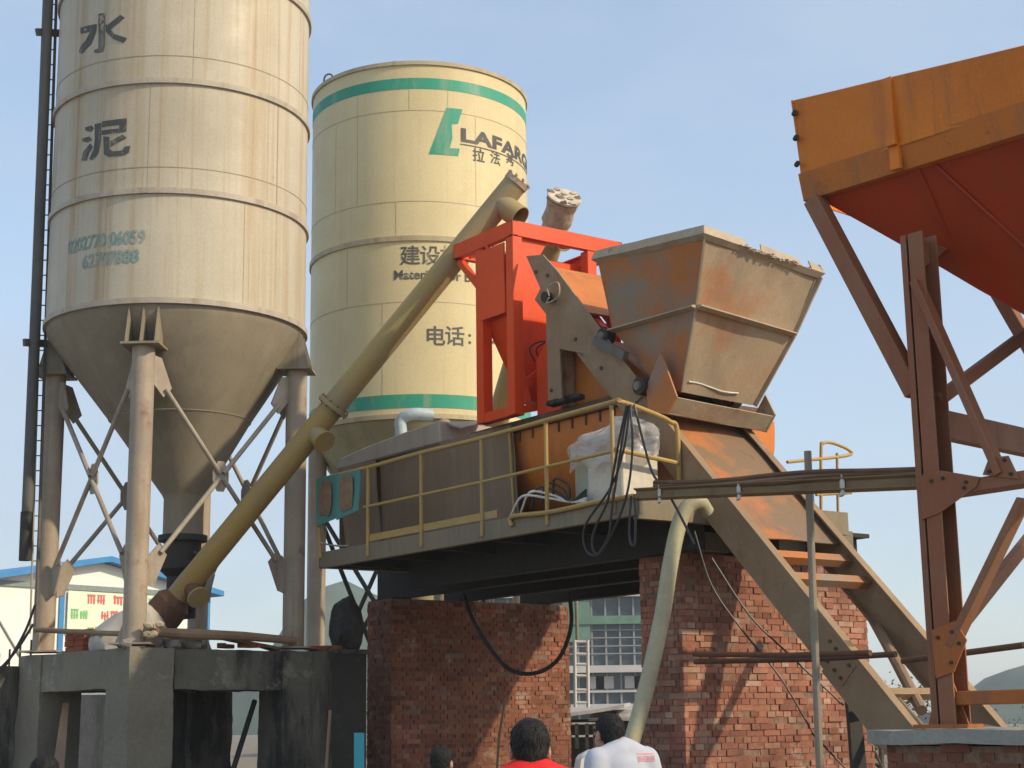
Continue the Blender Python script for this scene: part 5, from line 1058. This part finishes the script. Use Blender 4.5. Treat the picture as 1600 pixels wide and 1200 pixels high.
# ------------------------------------------------------------------ people
def capsule(mb, p, q, r0, r1, n=14):
    d = q-p; ln = max(d.length, 1e-4); s, t = perp(d); d = d.normalized(); vs = []; rings = []
    for k in range(5): a = math.pi/2*(1-k/4); rings.append((p-d*r0*math.sin(a), r0*math.cos(a) if k else .0005))
    for k in range(5): a = math.pi/2*k/4; rings.append((q+d*r1*math.sin(a), r1*math.cos(a) if k < 4 else .0005))
    for c, rr in rings: vs += [c+(s*math.cos(2*math.pi*j/n)+t*math.sin(2*math.pi*j/n))*rr for j in range(n)]
    K_ = len(rings); mb.add(vs, [(i*n+j, i*n+(j+1) % n, (i+1)*n+(j+1) % n, (i+1)*n+j) for i in range(K_-1) for j in range(n)]+[tuple(range(n)), tuple(range((K_-1)*n, K_*n))])
def ell(mb, c, r, ax=None, sub=3):
    bm = bmesh.new(); bmesh.ops.create_icosphere(bm, subdivisions=sub, radius=1); ax = ax or Matrix.Identity(3)
    vs = [c+ax @ Vector((x.co.x*r[0], x.co.y*r[1], x.co.z*r[2])) for x in bm.verts]; fs = [tuple(q.index for q in f.verts) for f in bm.faces]; bm.free(); mb.add(vs, fs)
def fuse(mb, name, mat, parent, vox, smooth=6):
    o = mb.build(name, mat, parent)
    md = o.modifiers.new('r', 'REMESH'); md.mode = 'VOXEL'; md.voxel_size = vox; md.use_smooth_shade = True
    ms = o.modifiers.new('s', 'SMOOTH'); ms.factor = .5; ms.iterations = smooth
    bpy.context.view_layer.update()
    me = bpy.data.meshes.new_from_object(o.evaluated_get(bpy.context.evaluated_depsgraph_get())); o.modifiers.clear(); old = o.data; o.data = me; bpy.data.meshes.remove(old); me.shade_smooth(); return o
def person(x, y, zg, ht, face_az, head_az, shirt, label, hairlen=.0, stoop=0.0, hx=0.0):
    s = ht/1.70; g = thing('person', (x, y, zg), label, 'person')
    rot = Matrix.Rotation(face_az, 3, 'Z'); hr = Matrix.Rotation(head_az, 3, 'Z') @ Matrix.Rotation(R(10)*stoop, 3, 'X')
    T = lambda px, py, pz: Vector((x, y, zg))+rot @ Vector((px, py, pz))*s      # +y is the way the person faces
    HCn = T(hx, .04+.04*stoop, 1.525); HT = lambda px, py, pz: HCn+hr @ Vector((px, py, pz))*s
    J = {}
    for sd_, m_ in (('l', -1), ('r', 1)):
        J['sh'+sd_] = T(.18*m_, .0, 1.37); J['el'+sd_] = T(.25*m_, -.03, 1.10); J['wr'+sd_] = T(.255*m_, .08, .855); J['hp'+sd_] = T(.09*m_, 0, .90); J['kn'+sd_] = T(.105*m_, .015, .48); J['an'+sd_] = T(.11*m_, -.02, .085); J['to'+sd_] = T(.13*m_, .15, .04)
    b = MB()
    ell(b, HT(0, -.012, .03), (.076*s, .095*s, .100*s), hr); ell(b, HT(0, .018, -.045), (.060*s, .072*s, .072*s), hr)
    ell(b, HT(0, .05, -.095), (.032*s, .03*s, .025*s), hr)
    capsule(b, HT(0, .088, .02), HT(0, .108, -.02), .011*s, .016*s)
    for m_ in (-1, 1): ell(b, HT(.079*m_, -.008, -.008), (.012*s, .022*s, .034*s), hr); ell(b, HT(.03*m_, .088, .028), (.022*s, .012*s, .008*s), hr)
    ell(b, HT(0, .085, -.058), (.024*s, .012*s, .009*s), hr)
    capsule(b, HT(0, -.02, -.06), T(hx*.3, -.005, 1.42), .054*s, .062*s)
    ell(b, T(0, .0, 1.26), (.155*s, .105*s, .19*s), rot); ell(b, T(0, 0, 1.02), (.135*s, .095*s, .17*s), rot); ell(b, T(0, 0, .93), (.15*s, .105*s, .11*s), rot)
    capsule(b, T(-.14, 0, 1.365), T(.14, 0, 1.365), .055*s, .055*s)
    for sd_, m_ in (('l', -1), ('r', 1)):
        capsule(b, J['sh'+sd_], J['el'+sd_], .052*s, .041*s); capsule(b, J['el'+sd_], J['wr'+sd_], .041*s, .028*s)
        capsule(b, J['hp'+sd_], J['kn'+sd_], .082*s, .055*s); capsule(b, J['kn'+sd_], J['an'+sd_], .055*s, .038*s); capsule(b, J['an'+sd_], J['to'+sd_], .036*s, .03*s)
        W = J['wr'+sd_]; fd_ = rot @ Vector((0, .28, -.96)); ac = rot @ Vector((.12*m_, .96, .28))
        capsule(b, W, W+fd_*.075*s, .026*s, .030*s); capsule(b, W+ac*.018*s+fd_*.04*s, W+ac*.02*s+fd_*.085*s, .018*s, .016*s); capsule(b, W-ac*.018*s+fd_*.04*s, W-ac*.022*s+fd_*.08*s, .018*s, .015*s)
        for k, (of, ln) in enumerate(((.033, .066), (.012, .078), (-.010, .072), (-.031, .056))):
            p = W+ac*of*s+fd_*.088*s; q = p+(fd_+rot @ Vector((-.15*m_, 0, 0)))*ln*.5*s; e = q+(fd_*.8+rot @ Vector((-.5*m_, 0, 0)))*ln*.5*s
            capsule(b, p, q, .0095*s, .0085*s, 8); capsule(b, q, e, .0085*s, .0075*s, 8)
        p = W+ac*.03*s+fd_*.03*s; q = p+(ac*.7+fd_*.7)*.038*s; capsule(b, p, q, .012*s, .010*s, 8); capsule(b, q, q+(fd_*.95+ac*.2)*.032*s, .010*s, .008*s, 8)
    fuse(b, 'body', M['skin'], g, .0075*s, 4)
    for m_ in (-1, 1): e = MB(); ell(e, HT(.03*m_, .094, .012), (.011*s, .006*s, .006*s), hr, 2); e.build('eye', M['eye'], g)
    h = MB(); ell(h, HT(0, -.022, .045), (.086*s, .100*s, .092*s), hr); ell(h, HT(0, -.052, .005), (.072*s, .062*s, .085*s), hr)
    for m_ in (-1, 1): ell(h, HT(.060*m_, -.035, .02), (.020*s, .05*s, .05*s), hr)
    ell(h, HT(0, -.062, -.05-hairlen), (.058*s, .042*s, .045*s), hr)
    ho = fuse(h, 'hair', M['hair'], g, .006*s, 5)
    rn = random.Random(int(x*97)); hm = ho.data; V0 = [q.co.copy() for q in hm.vertices]; N0 = [q.normal.copy() for q in hm.vertices]
    for q in hm.vertices: q.co += q.normal*.004*s*(mnoise.noise(q.co*38)+.6*mnoise.noise(q.co*90))
    tm_ = MB(); wb = BASE[g.name]
    for k in range(1500):
        i_ = rn.randrange(len(V0)); nn = N0[i_]; p = V0[i_]+wb
        dn_ = (Vector((rn.gauss(0, .35), rn.gauss(0, .35), -.8))-nn*nn.dot(Vector((0, 0, -.8)))).normalized(); sd2 = nn.cross(dn_).normalized()*.0022*s
        ln_ = rn.uniform(.016, .030)*s; tm_.add([p-sd2-nn*.002, p+sd2-nn*.002, p+dn_*ln_+nn*rn.uniform(.002, .008)], [(0, 1, 2)])
    tm_.build('hair_strand', M['hair'], g, keep=True)
    c = MB(); ell(c, T(0, 0, 1.25), (.180*s, .130*s, .20*s), rot); ell(c, T(0, 0, 1.02), (.165*s, .122*s, .18*s), rot); capsule(c, T(-.155, -.005, 1.375), T(-.03, -.012, 1.425), .072*s, .08*s); capsule(c, T(.155, -.005, 1.375), T(.03, -.012, 1.425), .072*s, .08*s); capsule(c, T(0, -.01, 1.36), T(0, -.012, 1.455), .085*s, .062*s)
    ell(c, T(0, -.03, 1.33), (.15*s, .09*s, .10*s), rot); ell(c, T(0, 0, .9), (.17*s, .125*s, .07*s), rot)
    for sd_ in 'lr': capsule(c, J['sh'+sd_], lerp(J['sh'+sd_], J['el'+sd_], .78), .084*s, .07*s)
    sh = fuse(c, 'shirt', M[shirt], g, .012*s, 22)
    c = MB(); ell(c, T(0, 0, .9), (.162*s, .118*s, .10*s), rot)
    for sd_ in 'lr': capsule(c, J['hp'+sd_], J['kn'+sd_], .095*s, .072*s); capsule(c, J['kn'+sd_], J['an'+sd_]+Z*.02, .07*s, .06*s)
    fuse(c, 'trousers', M['trouser'], g, .012*s, 5)
    for sd_ in 'lr':
        c = MB(); capsule(c, J['an'+sd_]-Z*.03*s, J['to'+sd_]-Z*.0, .046*s, .042*s); sh_o = fuse(c, 'shoe', M['shoe'], g, .008, 2)
    return g, T, sh
pr = PY(829, 1120, 6.9); person(pr.x, pr.y, 0, pr.z*1.70/1.665, R(8), R(4), 'redshirt', 'person in red shirt with short black hair seen from behind')
pr = PY(948, 1112, 10.4); pw, TW, shw = person(pr.x+.09, pr.y, 0, pr.z*1.70/1.665, R(28), R(36), 'whiteshirt', 'person in white shirt with pink print on the back, head turned left', stoop=1, hx=-.055)
pr = PY(690, 1164, 11.6); person(pr.x, pr.y, -.05, (pr.z+.05)*1.70/1.665, R(-4), R(-20), 'greyshirt', 'person in dark shirt standing in front of the shaded brick wall')
pr = PY(68, 1178, 8.6); person(pr.x, pr.y, 0, pr.z*1.70/1.665, R(0), R(12), 'greyshirt', 'person at the bottom left corner, only dark hair in view')
# print on the white shirt's back
dg = bpy.context.evaluated_depsgraph_get(); bpy.context.view_layer.update()
bv = BVHTree.FromPolygons([shw.matrix_world @ q.co for q in shw.data.vertices], [tuple(p.vertices) for p in shw.data.polygons])
mb = MB()
def proj_strip(x0, x1, z0, z1):
    n = 6; vs = []
    for i in range(n+1):
        for zv in (z0, z1):
            o = TW(x0+(x1-x0)*i/n, -.6, zv); d = (TW(0, 1, 1)-TW(0, 0, 1)).normalized(); h_, nn, _, _ = bv.ray_cast(o, d)
            vs.append((h_ if h_ else o+d*.45)-d*.004)
    mb.add(vs, [(2*i, 2*i+2, 2*i+3, 2*i+1) for i in range(n)])
proj_strip(.05, .19, 1.405, 1.411)
for k in range(5):
    x = .05+k*.029
    for q in (0, .010, .019): proj_strip(x+q, x+q+.004, 1.355+.004*((k+int(q*1000)) % 3), 1.395-.003*(k % 2))
    proj_strip(x, x+.023, 1.376+.005*(k % 2), 1.380+.005*(k % 2)); proj_strip(x, x+.023, 1.36, 1.3635)
mb.build('shirt_print', M['pink'], shw, keep=True)
